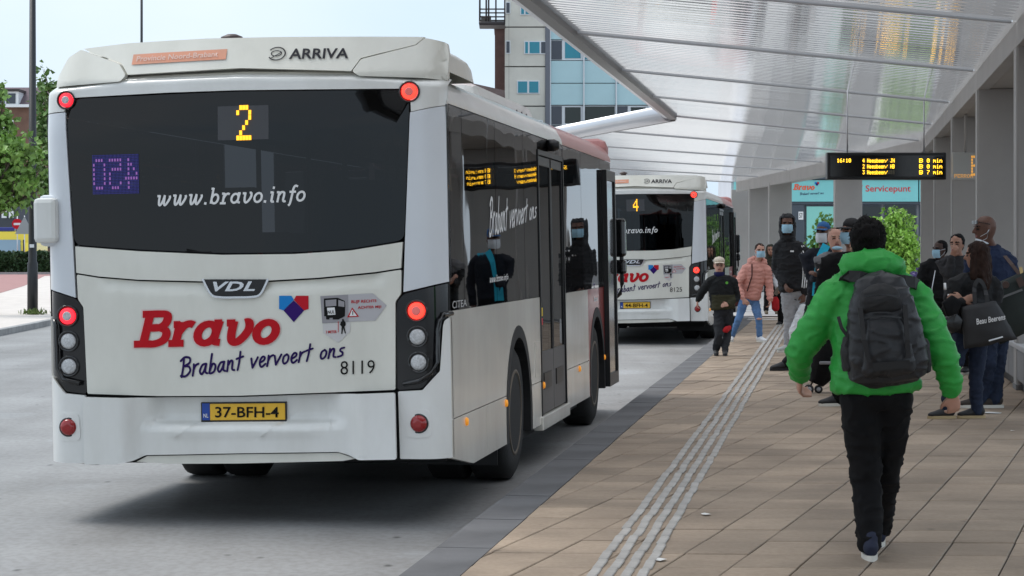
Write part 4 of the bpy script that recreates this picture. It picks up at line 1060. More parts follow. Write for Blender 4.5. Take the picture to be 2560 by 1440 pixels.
# --- side
YS = .15                                   # side panels start behind the rounded corner
zWT, zWB = Sr(1112, 258)[1], Sr(1127, 776)[1]
zSeam, zSk = Sr(1269, 989)[1], Sr(1322, 1079)[1]
yRW = Sr(1296, 838)[0]; yD0, yD1 = Sr(1352, 800)[0], Sr(1412, 800)[0]; yFW = Sr(1492, 798)[0]; yEnd = max(Sr(1530, 600)[0], 9.6)
yRed = Sr(1470, 760)[0]; yF0 = Sr(1508, 700)[0]
RW = .49
fl = lambda y, z: 0.0
hole = lambda yc: (lambda c: math.hypot(c.x - yc, c.y - .46) < .60 or (abs(c.x - yc) < .60 and c.y < .46))
H_ = [hole(yRW), hole(yFW)]
def srect(a, b, z0, z1): return [(a, z0), (b, z0), (b, z1), (a, z1)]
for pl_ in ('S', 'L'):
    patch('side_panel', srect(YS, yD0 - .03, zSeam + .003, zWB - .004), fl, m_sidew, bus, pl_, .05, holes=H_)
    patch('skirt_panel', [(YS, zSk + .10), (YS + .75, zSk), (1.45, zSk), (1.45, zSeam - .003), (YS, zSeam - .003)], fl, m_sidew, bus, pl_, .05, holes=H_)
    patch('skirt_panel', srect(1.456, yRW - .59, zSk, zSeam - .003), fl, m_sidew, bus, pl_, .05)
    patch('skirt_panel', srect(yRW + .59, yD0 - .03, zSk, zSeam - .003), fl, m_sidew, bus, pl_, .1, holes=H_)
    patch('side_panel', srect(yD1 + .03, yRed, zSeam + .003, zWB - .004), fl, m_sidew, bus, pl_, .05, holes=H_)
    patch('skirt_panel', srect(yD1 + .03, yFW - .3, zSk, zSeam - .003), fl, m_sidew, bus, pl_, .05, holes=H_)
    patch('side_panel', [(yRed + .005, zSk), (yF0, zSk), (yF0, zWB - .004), (yRed + .005, zWB - .004)], fl, m_busred, bus, pl_, .05, holes=H_)
    # window band
    wy = [YS + .0, Sr(1155, 400)[0], Sr(1237, 400)[0], Sr(1308, 420)[0], yD0 - .04]
    for a, b in zip(wy, wy[1:]): patch('side_window', srect(a + .006, b - .006, zWB, zWT), fl, m_sglass, bus, pl_, .4, thick=.012)
    wy = [yD1 + .04, Sr(1451, 420)[0], Sr(1499, 430)[0], yEnd - .06]
    for a, b in zip(wy, wy[1:]): patch('side_window', srect(a + .006, b - .006, zWB, zWT), fl, m_sglass, bus, pl_, .4, thick=.012)
    sx = 1 if pl_ == 'S' else -1
    # wheel arch trims
    for yc in (yRW, yFW):
        m = MB(); n = 22; A = []
        for k in range(n + 1):
            a = math.pi * k / n
            A.append([m.bm.verts.new((sx * xx, yc + rr * math.cos(a), .46 + rr * math.sin(a))) for rr, xx in ((.555, HWB - .25), (.555, HWB + .004), (.645, HWB + .004), (.645, HWB - .02))])
        for p, q in zip(A, A[1:]):
            for k in range(3): m.bm.faces.new((p[k], p[k+1], q[k+1], q[k]))
        for xx, e in ((yc + .555, A[0]), (yc - .555, A[-1])):
            d = [m.bm.verts.new((v.co.x, v.co.y, zSk)) for v in e]
            for k in range(3): m.bm.faces.new((e[k], e[k+1], d[k+1], d[k]))
        bpart(m, 'wheel_arch', m_dark)
# roof with coved edges: profile lofted along the bus
prof = [(HWB, zWT + .006), (HWB - .008, zWT + .05), (HWB - .05, zWT + .13), (HWB - .13, zWT + .19), (HWB - .26, zWT + .225), (.6, zWT + .25), (0, zWT + .26)]
prof = prof + [(-x, z) for x, z in prof[-2::-1]]
def roofseg(y0, y1, name, mat, inset=0.):
    m = MB(); A = [m.bm.verts.new((x, y0, z)) for x, z in prof]; B = [m.bm.verts.new((x, y1, z - inset)) for x, z in prof]
    for k in range(len(prof) - 1): m.bm.faces.new((A[k], A[k+1], B[k+1], B[k])).smooth = True
    return bpart(m, name, mat)
yRedR = Sr(1405, 320)[0]
roofseg(YS + .02, yRedR, 'roof', m_white); roofseg(yRedR + .002, yEnd, 'roof_front', m_buspink)
m = MB(); ya, yb = Sr(1290, 300, .5)[0], Sr(1450, 320, .5)[0]; ya = 4.2; yb = 7.4
m.box((-.8, ya, zWT + .2), (.8, yb, zWT + .46)); bpart(m, 'air_conditioner', m_white, .11)
for k in range(3): 
    m = MB(); m.lathe([(.79, .03), (.806, .025)], 'x', (0, yb - .5 - k * .3, zWT + .33), 10); bpart(m, 'vent_cap', m_black)
m = MB(); p = Rr(497, 86); m.lathe([(zpt - .03, .05), (zpt + .045, .05), (zpt + .05, .075), (zpt + .068, .07), (zpt + .085, .03), (zpt + .087, .01)], 'z', (p[0], .8, 0), 18); bpart(m, 'roof_antenna', M('antenna_brown', (.05, .03, .03), .5))
# front end (rounded, faces away)
m = MB(); m.prism([(-HWB, yEnd), (HWB - .01, yEnd), (HWB - .06, yEnd + .25), (.9, yEnd + .5), (-.9, yEnd + .5), (-HWB, yEnd + .2)], zSk, zWB); bpart(m, 'front_lower', m_busred, .02)
m = MB(); m.prism([(-HWB, yEnd), (HWB - .01, yEnd), (HWB - .06, yEnd + .22), (.9, yEnd + .42), (-.9, yEnd + .42), (-HWB, yEnd + .2)], zWT, zWT + .26); bpart(m, 'front_header', m_buspink, .10)
m = MB(); pp_ = [(HWB - .012, yEnd + .01), (HWB - .07, yEnd + .2), (.9, yEnd + .4), (-.9, yEnd + .4), (-HWB + .02, yEnd + .18)]
for a, b in zip(pp_, pp_[1:]): m.quad((a[0], a[1], zWB), (b[0], b[1], zWB), (b[0], b[1], zWT), (a[0], a[1], zWT))
bpart(m, 'windscreen', m_sglass)
# floor, inner ceiling, axle box
m = MB(); m.box((-1.2, .3, .36), (1.2, yEnd + .3, .42)); m.box((-1.15, yRW - .3, .25), (1.15, yRW + .3, .36)); bpart(m, 'underbody', m_under)
m = MB(); m.box((-.25, 1.3, .26), (1.12, yRW - .65, .355)); m.box((-1.1, yRW + .75, .20), (1.15, yFW - .75, .355)); bpart(m, 'shade_chassis', m_under)  # low chassis boxes added to deepen the shade under the bus
m = MB(); m.box((-1.22, .2, zWT + .08), (1.22, yEnd + .2, zWT + .10)); bpart(m, 'inner_ceiling', M('ceiling_grey', (.10, .10, .11), .6))
m = MB(); m.box((-1.22, .22, .95), (1.22, 1.9, 1.0)); m.box((-1.22, 1.9, .42), (1.22, 1.93, 1.0)); bpart(m, 'engine_cover', m_int)
for i, (y, zf) in enumerate(((1.05, 1.0), (1.9, 1.0), (2.8, .7), (3.7, .7), (5.6, .42), (7.0, .42), (8.2, .6))):
    for x in (-.98, -.52, .52, .98):
        m = MB(); m.box((x - .2, y - .2, zf + .38), (x + .2, y + .22, zf + .46)); m.box((x - .2, y - .28, zf + .40), (x + .2, y - .2, zf + 1.12)); bpart(m, 'passenger_seat', m_seat, .03)
for y, x in ((1.6, .30), (1.6, -.30), (3.2, .34), (3.2, -.34), (5.0, .4), (6.4, -.4), (7.6, .4)):
    m = MB(); m.tube([(x, y, .42), (x, y, zWT + .08)], .018, 8); bpart(m, 'grab_pole', m_pole)
for x in (-.34, .34):
    m = MB(); m.tube([(x, .6, zWT - .10), (x, yEnd, zWT - .10)], .018, 8); bpart(m, 'grab_rail', m_pole)
# --- middle door
dw = (yD1 - yD0) / 2; zDB = Sr(1385, 1040)[1]
m = MB(); m.box((HWB - .05, yD0 - .035, zDB), (HWB + .008, yD0, zWT - .1)); m.box((HWB - .05, yD1, zDB), (HWB + .008, yD1 + .035, zWT - .1)); m.box((HWB - .05, yD0, zWT - .14), (HWB + .006, yD1, zWT - .1)); bpart(m, 'door_frame', m_black)
m = MB(); m.box((HWB - .03, yD0 - .03, zWT - .098), (HWB - .002, yD1 + .03, zWT)); bpart(m, 'door_header', m_sglass)
m = MB(); m.lathe([(HWB - .0, .05), (HWB + .05, .05), (HWB + .09, .03)], 'x', (0, (yD0 + yD1) / 2 - .1, zWT - .04), 14); bpart(m, 'door_camera', m_black)
for k in range(2):
    a = yD0 + .01 + k * dw; b = yD0 + (k+1) * dw - .01
    o = MB(); o.box((HWB - .035, a, zDB + .06), (HWB - .004, b, .85)); leafo = bpart(o, 'door_leaf', m_doorg, .006)
    o = MB(); o.box((HWB - .035, a, .852), (HWB - .002, a + .035, zWT - .15)); o.box((HWB - .035, b - .035, .852), (HWB - .002, b, zWT - .15)); o.box((HWB - .035, a, zWT - .22), (HWB - .002, b, zWT - .15)); q = bpart(o, 'leaf_frame', m_black)
    o = MB(); o.box((HWB - .02, a + .036, .853), (HWB - .010, b - .036, zWT - .221)); bpart(o, 'door_glass', m_sglass)
    o = MB(); o.box((HWB - .003, a + .12, .55), (HWB + .004, b - .18, .68)); bpart(o, 'door_latch', m_black)
m = MB(); m.box((HWB - .06, yD0 - .1, zDB - .06), (HWB + .02, yD1 + .1, zDB + .05)); bpart(m, 'door_step', m_sidew, .01)
# service flap, stickers, marker lamps
def splate(x0, y0, x1, y1, name, mat, t=.004): 
    a, b = Sr(x0, y0), Sr(x1, y1); m = MB(); m.box((HWB, a[0], min(a[1], b[1])), (HWB + t, b[0], max(a[1], b[1]))); return bpart(m, name, mat)
splate(1336, 856, 1351, 938, 'service_flap', m_sidew, .006)
splate(1351, 770, 1356, 790, 'yellow_sticker', M('sticker_yellow', (.75, .55, .02), .5)); splate(1352, 796, 1356, 812, 'red_sticker', m_signred)
for px, py in ((1165, 1054), (1264, 1008), (1358, 963), (1448, 922), (1510, 893)):
    a = Sr(px, py); m = MB(); m.lathe([(HWB - .002, .028), (HWB + .014, .024), (HWB + .018, .01)], 'x', (0, a[0], a[1]), 12); bpart(m, 'side_marker', m_amber)
# --- front door, standing open, and mirrors
yFd = yF0
m = MB(); m.box((HWB + .002, yFd + .02, .30), (HWB + .05, yFd + .05, zWT - .1)); m.box((HWB + .01, yFd + .05, .30), (HWB + .05, yEnd - .05, .42)); m.box((HWB + .01, yFd + .05, zWT - .2), (HWB + .05, yEnd - .05, zWT - .1)); m.box((HWB + .01, yEnd - .12, .42), (HWB + .05, yEnd - .05, zWT - .2)); bpart(m, 'front_door_frame', m_black)
m = MB(); m.box((HWB + .02, yFd + .05, .42), (HWB + .035, yEnd - .12, zWT - .2)); bpart(m, 'front_door_glass', m_blackg)
m = MB(); m.box((HWB - .6, yFd + .06, .30), (HWB + .04, yEnd, .36)); bpart(m, 'front_step', M('step_grey', (.35, .36, .34), .7))
mx, my = HWB + .03, yEnd + .25
m = MB(); m.tube([(HWB - .25, my, 1.16), (HWB - .02, my, 1.14), (mx + .02, my, 1.2), (mx + .04, my, 1.3), (mx + .04, my, 1.95)], .022, 8); bpart(m, 'mirror_arm', m_black)
m = MB(); m.box((mx - .09, my - .06, 1.58), (mx + .09, my + .06, 1.98)); bpart(m, 'mirror', m_blackg, .035)
m = MB(); m.box((mx - .09, my - .06, 1.40), (mx + .09, my + .06, 1.55)); bpart(m, 'mirror', m_blackg, .03)
# --- left rear locker box (seen on the left corner)
x0, z0 = Rr(98, 612); x1, z1 = Rr(168, 490)
m = MB(); m.box((-HWB - .035, dR(-1.2, 1.8) - .01, z0 - .01), (Rr(166, 600)[0], dR(-1.2, 1.8) + .14, z1 + .01)); bpart(m, 'side_box_flange', m_pillar, .03)
m = MB(); m.box((-HWB - .052, dR(-1.2, 1.8) - .065, z0 + .01), (Rr(148, 600)[0], dR(-1.2, 1.8) + .03, z1 - .01)); bpart(m, 'side_box', m_white, .03)
# --- wheels (on the road, not tilted)
def wheel(yc, side, dual):
    wo = empty('wheel', (0, yc, RW), 0, bus)
    for k in range(2 if dual else 1):
        o = HWB - .035 - k * .315; i = o - .30
        m = MB(); m.lathe([(side * i, .30), (side * i, RW - .05), (side * (i + .03), RW - .005), (side * (i + .06), RW), (side * (o - .06), RW), (side * (o - .03), RW - .008), (side * o, RW - .06), (side * o, .31)], 'x', n=40); m.build('tyre', m_tyre, wo)
    o = HWB - .035
    m = MB(); m.lathe([(side * (o - .26), .315), (side * (o + .005), .315), (side * (o + .006), .29), (side * (o - .10), .26), (side * (o - .14), .12), (side * (o - .05), .10), (side * (o - .045), .02)], 'x', n=36); m.build('rim', m_rim, wo)
    for k in range(10):
        a = 2*math.pi*k/10; m = MB(); m.lathe([(side * (o - .15), .016), (side * (o - .105), .014)], 'x', (0, .19*math.cos(a), .19*math.sin(a)), 6); m.build('wheel_nut', m_rim, wo)
for s in (-1, 1): wheel(yRW, s, True); wheel(yFW, s, False)
for s in (1,):
    m = MB(); m.box((s * .55 if s > 0 else -1.2, yRW - .62, .16), (1.2 if s > 0 else -.55, yRW - .60, .5)); m.build('mud_flap', m_dark, bus)

# --- lettering shared by both buses
def rear_fn(lift=.004, extra=None):
    def f(px, py, l):
        x, z = Rr(px, py); return Vector((x, (extra or dR)(x, z) - lift - l * .02, z))
    return f
def rtext(bm, quad, mat, name='lettering', lift=.004, fn=None, grid=8, root=None):
    o = bm_obj(name, fit(bm, quad, rear_fn(lift, fn), grid), mat, root or bus); o.matrix_local = TILTM; return o
def side_fn(px, py, l): y, z = Sr(px, py); return Vector((HWB + .003 + l * .01, y, z))
def stext(bm, quad, mat, root=None): o = bm_obj('lettering', fit(bm, quad, side_fn), mat, root or bus); o.matrix_local = TILTM; return o
m_lwhite = M('letter_white', (.80, .80, .80), .4); m_lblack = M('letter_black', (.008, .008, .008), .6, spec=.15); m_lgrey = M('letter_grey', (.035, .035, .042), .6, spec=.15); m_lpurple = M('letter_purple', (.022, .008, .085), .6, spec=.15); m_lred = M('letter_red', (.50, .008, .016), .6, spec=.15)
m_halo = M('letter_halo_pink', (.74, .58, .55), .6)
rtext(slab_text('www.bravo.info', .135, .2, .03), ((398, 473), (768, 461), (768, 515), (398, 527)), m_lwhite, lift=-.006)
rtext(slab_text('Bravo', .225, .2, .01), ((336, 774), (709, 763), (709, 864), (336, 875)), m_halo, fn=dHood, lift=.003)
rtext(slab_text('Bravo', .20, .2, .01), ((340, 777), (706, 767), (706, 861), (340, 871)), m_lred, fn=dHood, lift=.007)
rtext(hand_text('Brabant vervoert ons', .125), ((450, 890), (866, 846), (868, 892), (456, 945)), m_lpurple, fn=dHood, lift=.005)
heart(lambda bm, q, mt: rtext(bm, q, mt, 'emblem', fn=dHood, grid=2), 703, 739, 73)
rtext(text_bm('ARRIVA', .022), ((719, 119), (866, 117), (866, 144), (719, 147)), m_lgrey, fn=lambda x, z: dPod(x, z), lift=.008)
bm = bmesh.new(); ribbon(bm, [(math.cos(t)*1, math.sin(t)*1) for t in [k*math.pi/14 - 2.6 for k in range(24)]], .16); ribbon(bm, [(math.cos(t)*.6 - .05, math.sin(t)*.42 + .05) for t in [k*math.pi/12 for k in range(25)]], .13, .0006); ribbon(bm, [(-.6, -.65), (.2, -.05), (.55, .3)], .12, .0012)
rtext(bm, ((668, 115), (710, 114), (710, 150), (668, 151)), m_lgrey, 'emblem', fn=dPod, lift=.008, grid=4)
bm = bmesh.new(); bm.faces.new([bm.verts.new(p + (0,)) for p in ((0, 0), (1, 0), (1, 1), (0, 1))])
rtext(bm, ((322, 133), (561, 120), (561, 147), (322, 160)), M('faded_orange', (.72, .27, .16), .5, var=(5, .12, (.70, .36, .24))), 'banner', fn=dPod, lift=.006)
rtext(text_bm('Provincie Noord-Brabant', .012), ((333, 138), (540, 126), (540, 140), (333, 152)), M('faded_white', (.76, .56, .48), .5), fn=dPod, lift=.010)
# badge under the seam
bd = fillet(RP([(512, 698), (677, 698), (660, 735), (640, 743), (555, 744), (532, 737)]), .015)
patch('badge', bd, lambda x, z: dR(x, z) - .012, m_blackg, bus, grid=.06, thick=.03)
bm = bmesh.new(); ribbon(bm, catmull([(512, -699), (533, -735), (556, -742), (595, -742.5), (640, -741), (659, -733), (677, -699)], 5), 5.)
rtext(bm, ((512, 696), (679, 696), (679, 746), (512, 746)), M('chrome', (.75, .76, .78), .15, .9), 'badge_trim', lift=.017)
rtext(text_bm('VDL', .03, .3, 1.08), ((540, 704), (645, 703), (645, 727), (540, 728)), MATS['chrome'], lift=.018)
# warning sticker
m_s1 = M('sticker_grey', (.30, .29, .31), .5); m_s2 = M('sticker_pale', (.47, .46, .48), .5); m_s3 = M('sticker_faint', (.58, .57, .57), .5)
def rpoly(pts, mat, lift, name='warning_sticker'):
    bm = bmesh.new(); bm.faces.new([bm.verts.new((x, -y, 0)) for x, y in pts]); xs = [p[0] for p in pts]; ys = [p[1] for p in pts]
    return rtext(bm, ((min(xs), min(ys)), (max(xs), min(ys)), (max(xs), max(ys)), (min(xs), max(ys))), mat, name, lift, dHood, 3)
rpoly([(874, 736), (935, 733), (969, 763), (941, 801), (874, 804)], m_s2, .003); rpoly([(805, 740), (874, 736), (876, 804), (810, 808)], m_s1, .003)
rpoly([(811, 809), (879, 805), (879, 828), (850, 856), (812, 832)], m_s3, .003)
rpoly([(814, 746), (848, 744), (866, 752), (867, 764), (866, 790), (850, 798), (836, 798), (836, 794), (828, 794), (828, 798), (820, 798), (819, 790), (815, 790)], m_lblack, .005)
rpoly([(818, 750), (845, 748), (845, 764), (819, 766)], m_s1, .007); rpoly([(850, 749), (865, 754), (865, 767), (850, 765)], m_s1, .007)
rpoly([(822, 769), (841, 768), (843, 786), (824, 787)], m_lwhite, .007); rtext(text_bm('NUL', .02), ((824, 776), (841, 775), (841, 783), (824, 784)), m_lblack, fn=dHood, lift=.009)
rpoly([(884, 768), (901, 791), (872, 793)], m_lred, .005); rpoly([(884, 773), (896, 789), (877, 790)], m_lwhite, .007); rpoly([(885, 777), (887, 777), (886.5, 787), (885, 787)], m_lblack, .009)
rtext(text_bm('BLIJF RECHTS', .02), ((882, 750), (944, 748), (944, 757), (882, 760)), m_lred, fn=dHood, lift=.006); rtext(text_bm('ACHTER MIJ!', .02), ((898, 765), (956, 763), (956, 771), (898, 774)), m_lred, fn=dHood, lift=.006)
rtext(text_bm('3 METER', .02), ((819, 826), (846, 825), (846, 832), (819, 833)), m_lred, fn=dHood, lift=.006); rpoly([(849, 803), (850.5, 803), (850.5, 830), (849, 830)], m_lred, .006)
rpoly([(859, 797), (863, 797), (864, 801), (868, 806), (868, 812), (865, 816), (869, 833), (866, 833), (862, 819), (860, 834), (857, 834), (858, 816), (854, 811), (856, 805), (859, 802)], m_lblack, .006)
# side lettering
stext(hand_text('Brabant vervoert ons', .12), ((1222, 488), (1341, 494), (1341, 545), (1222, 596)), m_lwhite)
stext(slab_text('www.bravo.info', .15), ((1224, 688), (1270, 684), (1270, 702), (1224, 712)), m_lwhite)
stext(text_bm('CITEA', .004), ((1130, 753), (1166, 748), (1166, 765), (1130, 772)), M('letter_silver', (.5, .5, .5), .4))
stext(slab_text('Bravo', .2), ((1484, 742), (1494, 740), (1494, 752), (1484, 754)), m_lwhite)
# --- number plate holder
def pbox(x0, y0, x1, y1, t, name, mat):
    a, b = Rr(x0, y1), Rr(x1, y0); yy = dBump((a[0] + b[0]) / 2, (a[1] + b[1]) / 2)
    m = MB(); m.box((a[0], yy - t, a[1]), (b[0], yy + .06, b[1])); return bpart(m, name, mat, .004)
pbox(502, 1004, 715, 1056, .018, 'plate_holder', m_black)
pbox(525, 1008, 712, 1051, .022, 'number_plate', M('plate_yellow', (.80, .47, .03), .45))
pbox(505, 1008, 524, 1051, .0225, 'plate_band', M('plate_blue', (.01, .06, .35), .45))
yPl = dBump(0, Rr(608, 1030)[1]) - .0255
def plate_fn(px, py, l): x, z = Rr(px, py); return Vector((x, yPl - l * .01, z))
def ptext(bm, quad, mat, root=None): o = bm_obj('plate_lettering', fit(bm, quad, plate_fn), mat, root or bus); o.matrix_local = TILTM; return o
ptext(text_bm('NL', .01), ((509, 1034), (521, 1034), (521, 1044), (509, 1044)), m_lwhite)
# --- destination indicator backing and inner panel
m = MB(); a, b = Rr(549, 352), Rr(674, 263); n_ = 8; vs = [[m.bm.verts.new((a[0] + (b[0] - a[0]) * i / n_, dR(a[0] + (b[0] - a[0]) * i / n_, z) + .009, z)) for z in (a[1], b[1])] for i in range(n_ + 1)]
for A, B in zip(vs, vs[1:]): m.bm.faces.new((A[0], B[0], B[1], A[1]))
bpart(m, 'route_indicator', M('indicator_grey', (.055, .057, .064), .5))

def bus_ids(root, route, fleet, plate):
    rtext(text_bm(fleet, -.004), ((855, 902), (940, 899), (940, 933), (855, 936)), m_lblack, fn=dHood, lift=.006, root=root)
    ptext(text_bm(plate, .014), ((538, 1017), (697, 1017), (697, 1044), (538, 1044)), m_lblack, root)
    bm = bmesh.new(); q = Rr(598, 270); dots(bm, route, 0, 0, .019, .031, .92)
    for v in bm.verts: v.co = Vector((q[0] + v.co.x, dR(q[0] + v.co.x, q[1] + v.co.y) + .004, q[1] + v.co.y))
    o = bm_obj('route_number', bm, m_led, root); o.matrix_local = TILTM
bus2 = copy_tree(bus)
bus2['label'] = 'white city bus ahead at the kerb, route 4, behind the running child'
sc2 = (CX - 1738) ; Y2 = 39.4
bus2.location = Vector(((1768 - CX) / F * Y2, Y2, 0)) - Vector((math.cos(BTH), -math.sin(BTH), 0)) * (HWB - .01)
bus_ids(bus, '2', '8119', '37-BFH-4'); bus_ids(bus2, '4', '8125', '44-BFH-4')
# reflected bus display imitated by mirrored blue and purple glowing dots on rear window
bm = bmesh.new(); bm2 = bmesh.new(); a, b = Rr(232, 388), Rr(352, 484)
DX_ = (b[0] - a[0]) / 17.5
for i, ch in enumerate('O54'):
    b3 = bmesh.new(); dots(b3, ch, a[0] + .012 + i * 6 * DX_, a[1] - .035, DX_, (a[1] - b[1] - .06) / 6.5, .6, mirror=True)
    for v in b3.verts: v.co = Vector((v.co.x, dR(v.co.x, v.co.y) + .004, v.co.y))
    o = bm_obj('reflected_digit', b3, M('reflection_purple', (.08, .03, .12), .5, emit=(.50, .20, .70), estr=.26), bus); o.matrix_local = TILTM
bm.free()
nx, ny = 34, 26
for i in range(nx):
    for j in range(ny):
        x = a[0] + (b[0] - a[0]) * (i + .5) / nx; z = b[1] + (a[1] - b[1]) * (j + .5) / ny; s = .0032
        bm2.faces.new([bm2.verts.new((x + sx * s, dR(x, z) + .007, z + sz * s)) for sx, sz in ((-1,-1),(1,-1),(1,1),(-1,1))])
o = bm_obj('reflected_display_grid', bm2, M('reflection_blue', (.01, .01, .08), .5, emit=(.06, .06, .6), estr=.12), bus); o.matrix_local = TILTM
# ================================================================ PEOPLE
SKIN = {'light': (.50, .27, .20), 'tan': (.36, .19, .13), 'brown': (.13, .062, .042), 'dark': (.055, .028, .02)}
def skin_mat(k): return M('skin_' + k, SKIN[k], .5, var=(14, .08), spec=.4)
def cloth(name, c, rough=.85, v=.12): return M('cloth_' + name, c, rough, var=(9, v), bump=(260, .25, .003), spec=.25)
m_hairb = M('hair_black', (.006, .005, .005), .75, spec=.15, bump=(120, .5, .01), stretch=(1, 1, .25)); m_hairbr = M('hair_brown', (.026, .012, .008), .7, spec=.2, bump=(120, .5, .01), stretch=(1, 1, .2), var=(30, .4))
m_hairred = M('hair_auburn', (.16, .07, .03), .5, bump=(120, .7, .01), stretch=(1, 1, .25)); m_hairblond = M('hair_light_brown', (.16, .09, .05), .5, bump=(120, .7, .01))
black_c = cloth('black', (.006, .006, .007))
m_eye = M('eye_dark', (.012, .010, .010), .3); m_lip = M('lip', (.28, .09, .08), .5); m_mask = M('mask_blue', (.34, .56, .70), .8, bump=(60, .3, .003)); m_maskw = M('mask_white', (.66, .70, .74), .8)
m_rubber = M('sole_white', (.68, .66, .60), .7); m_shoeb = M('shoe_black', (.012, .012, .014), .6)
class Body:
    """joints come from the photograph: px(x, y, depth) at the person's distance"""
    def __init__(s, Y): s.Y = Y
    def p(s, x, y, d=0.): return at(x, y, s.Y + d)
def face_frame(fwd, pitch=0., roll=0.):
    f = Vector((fwd[0], fwd[1], 0)).normalized(); r = Vector((f.y, -f.x, 0)); z = Vector((0, 0, 1))
    m = Matrix((r, f, z)).transposed()
    return m @ Matrix.Rotation(pitch, 3, 'X') @ Matrix.Rotation(roll, 3, 'Y')
def add_head(bm, c, fr, s):
    """c = centre of the head, s = head height; x right, y forward, z up in the head frame"""
    k = s / .235
    prof = [(-.118, .028, .03, .045), (-.105, .045, .052, .035), (-.085, .055, .068, .022), (-.05, .063, .08, .008), (-.01, .071, .09, -.002), (.03, .075, .095, -.008), (.07, .07, .088, -.012), (.10, .05, .062, -.015), (.116, .022, .028, -.017)]
    rings = [(c + fr @ Vector((0, yo, z)) * k, rx * k, ry * k) for z, rx, ry, yo in prof]
    loft(bm, rings, fr @ Vector((1, 0, 0)), 20)
    def L(x, y, z): return c + fr @ Vector((x, y, z)) * k
    limb(bm, [(L(0, .088, .012), .008 * k), (L(0, .104, -.022), .013 * k)], 8)      # nose
    limb(bm, [(L(-.012, .092, -.026), .007 * k), (L(.012, .092, -.026), .007 * k)], 8)
    limb(bm, [(L(-.022, .074, -.058), .009 * k), (L(.022, .074, -.058), .009 * k)], 8)   # lips
    limb(bm, [(L(-.045, .078, .028), .011 * k), (L(.045, .078, .028), .011 * k)], 8)     # brow
    for sx in (-1, 1): limb(bm, [(L(sx * .074, -.012, .012), .012 * k), (L(sx * .074, -.008, -.024), .010 * k)], 8)  # ears
def add_hand(bm, w, d, n, s, curl=.6, thumb=1):
    """w wrist, d direction of the hand, n back-of-hand normal"""
    d = d.normalized(); n = (n - d * n.dot(d)).normalized(); x = d.cross(n).normalized()
    loft(bm, [(w - d * .02 * s, .026 * s, .020 * s), (w + d * .02 * s, .034 * s, .018 * s), (w + d * .06 * s, .042 * s, .016 * s), (w + d * .092 * s, .040 * s, .014 * s)], x, 12)
    for k, ln in enumerate((.072, .082, .077, .060)):
        o = w + d * .086 * s + x * (k - 1.5) * .0205 * s
        a1 = curl * .8; a2 = curl * 1.7; a3 = curl * 2.3
        p1 = o + (d * math.cos(a1) - n * math.sin(a1)) * ln * .45 * s; p2 = p1 + (d * math.cos(a2) - n * math.sin(a2)) * ln * .32 * s; p3 = p2 + (d * math.cos(a3) - n * math.sin(a3)) * ln * .25 * s
        limb(bm, [(o, .0095 * s), (p1, .009 * s), (p2, .0085 * s), (p3, .0075 * s)], 8)
    o = w + d * .025 * s + x * thumb * .034 * s
    p1 = o + (d * .7 + x * thumb * .55 - n * .35).normalized() * .042 * s; p2 = p1 + (d * .85 - n * .5 - x * thumb * .1).normalized() * .032 * s
    limb(bm, [(o, .0135 * s), (p1, .011 * s), (p2, .009 * s)], 8)
def add_shoe(parent, ank, fwd, s, mat, sole=m_rubber, gz=PZ, lift=0., pitch=0.):
    """ank = ankle position; foot pointing along fwd"""
    f = Vector((fwd[0], fwd[1], 0)).normalized(); side = Vector((f.y, -f.x, 0)); z0 = gz + lift
    M4 = Matrix.Translation(Vector((ank.x, ank.y, z0))) @ Matrix((side, f, Vector((0, 0, 1)))).transposed().to_4x4() @ Matrix.Rotation(pitch, 4, 'X')
    bm = bmesh.new()
    V_ = lambda x, y, z: M4 @ Vector((x * s, y * s, z * s))
    loft(bm, [(V_(0, -.075, .055), .018*s, .022*s), (V_(0, -.06, .06), .036*s, .042*s), (V_(0, -.02, .068), .040*s, .052*s), (V_(0, .04, .06), .044*s, .044*s), (V_(0, .11, .045), .047*s, .032*s), (V_(0, .165, .038), .040*s, .024*s), (V_(0, .19, .034), .020*s, .014*s)], side, 14)
    limb(bm, [(V_(0, -.02, .07), .040*s), (V_(0, -.025, .12), .040*s)], 12)
    sh = mesh_obj('shoe', remesh(bm, .009, 2), mat, parent)
    bm = bmesh.new(); out = []
    for k in range(24):
        a = 2*math.pi*k/24; y = .055 + .142 * math.sin(a); wd = (.040 + .010 * math.sin(a)) * math.cos(a); out.append((wd, y))
    a_ = [bm.verts.new(V_(x, y, 0)) for x, y in out]; b_ = [bm.verts.new(V_(x, y, .028)) for x, y in out]
    bm.faces.new(a_[::-1]); bm.faces.new(b_)
    for k in range(24): bm.faces.new((a_[k], a_[(k+1) % 24], b_[(k+1) % 24], b_[k]))
    bm_obj('sole', bm, sole, sh)
    return sh
def fold_fn(amp, seed, axis_z=1.0):
    o = Vector((seed * 3.1, seed * 1.7, seed * .9))
    def f(p, n):
        q = p + o
        a = noise.noise(Vector((q.x * 7, q.y * 7, q.z * 12))) ; b = noise.noise(Vector((q.x * 18, q.y * 18, q.z * 30)))
        r = 1 - abs(noise.noise(Vector((q.x * 9 + a, q.y * 9, q.z * 16 * axis_z)))) * 2
        return amp * (.6 * a + .25 * b + .85 * max(0, r) ** 5)
    return f
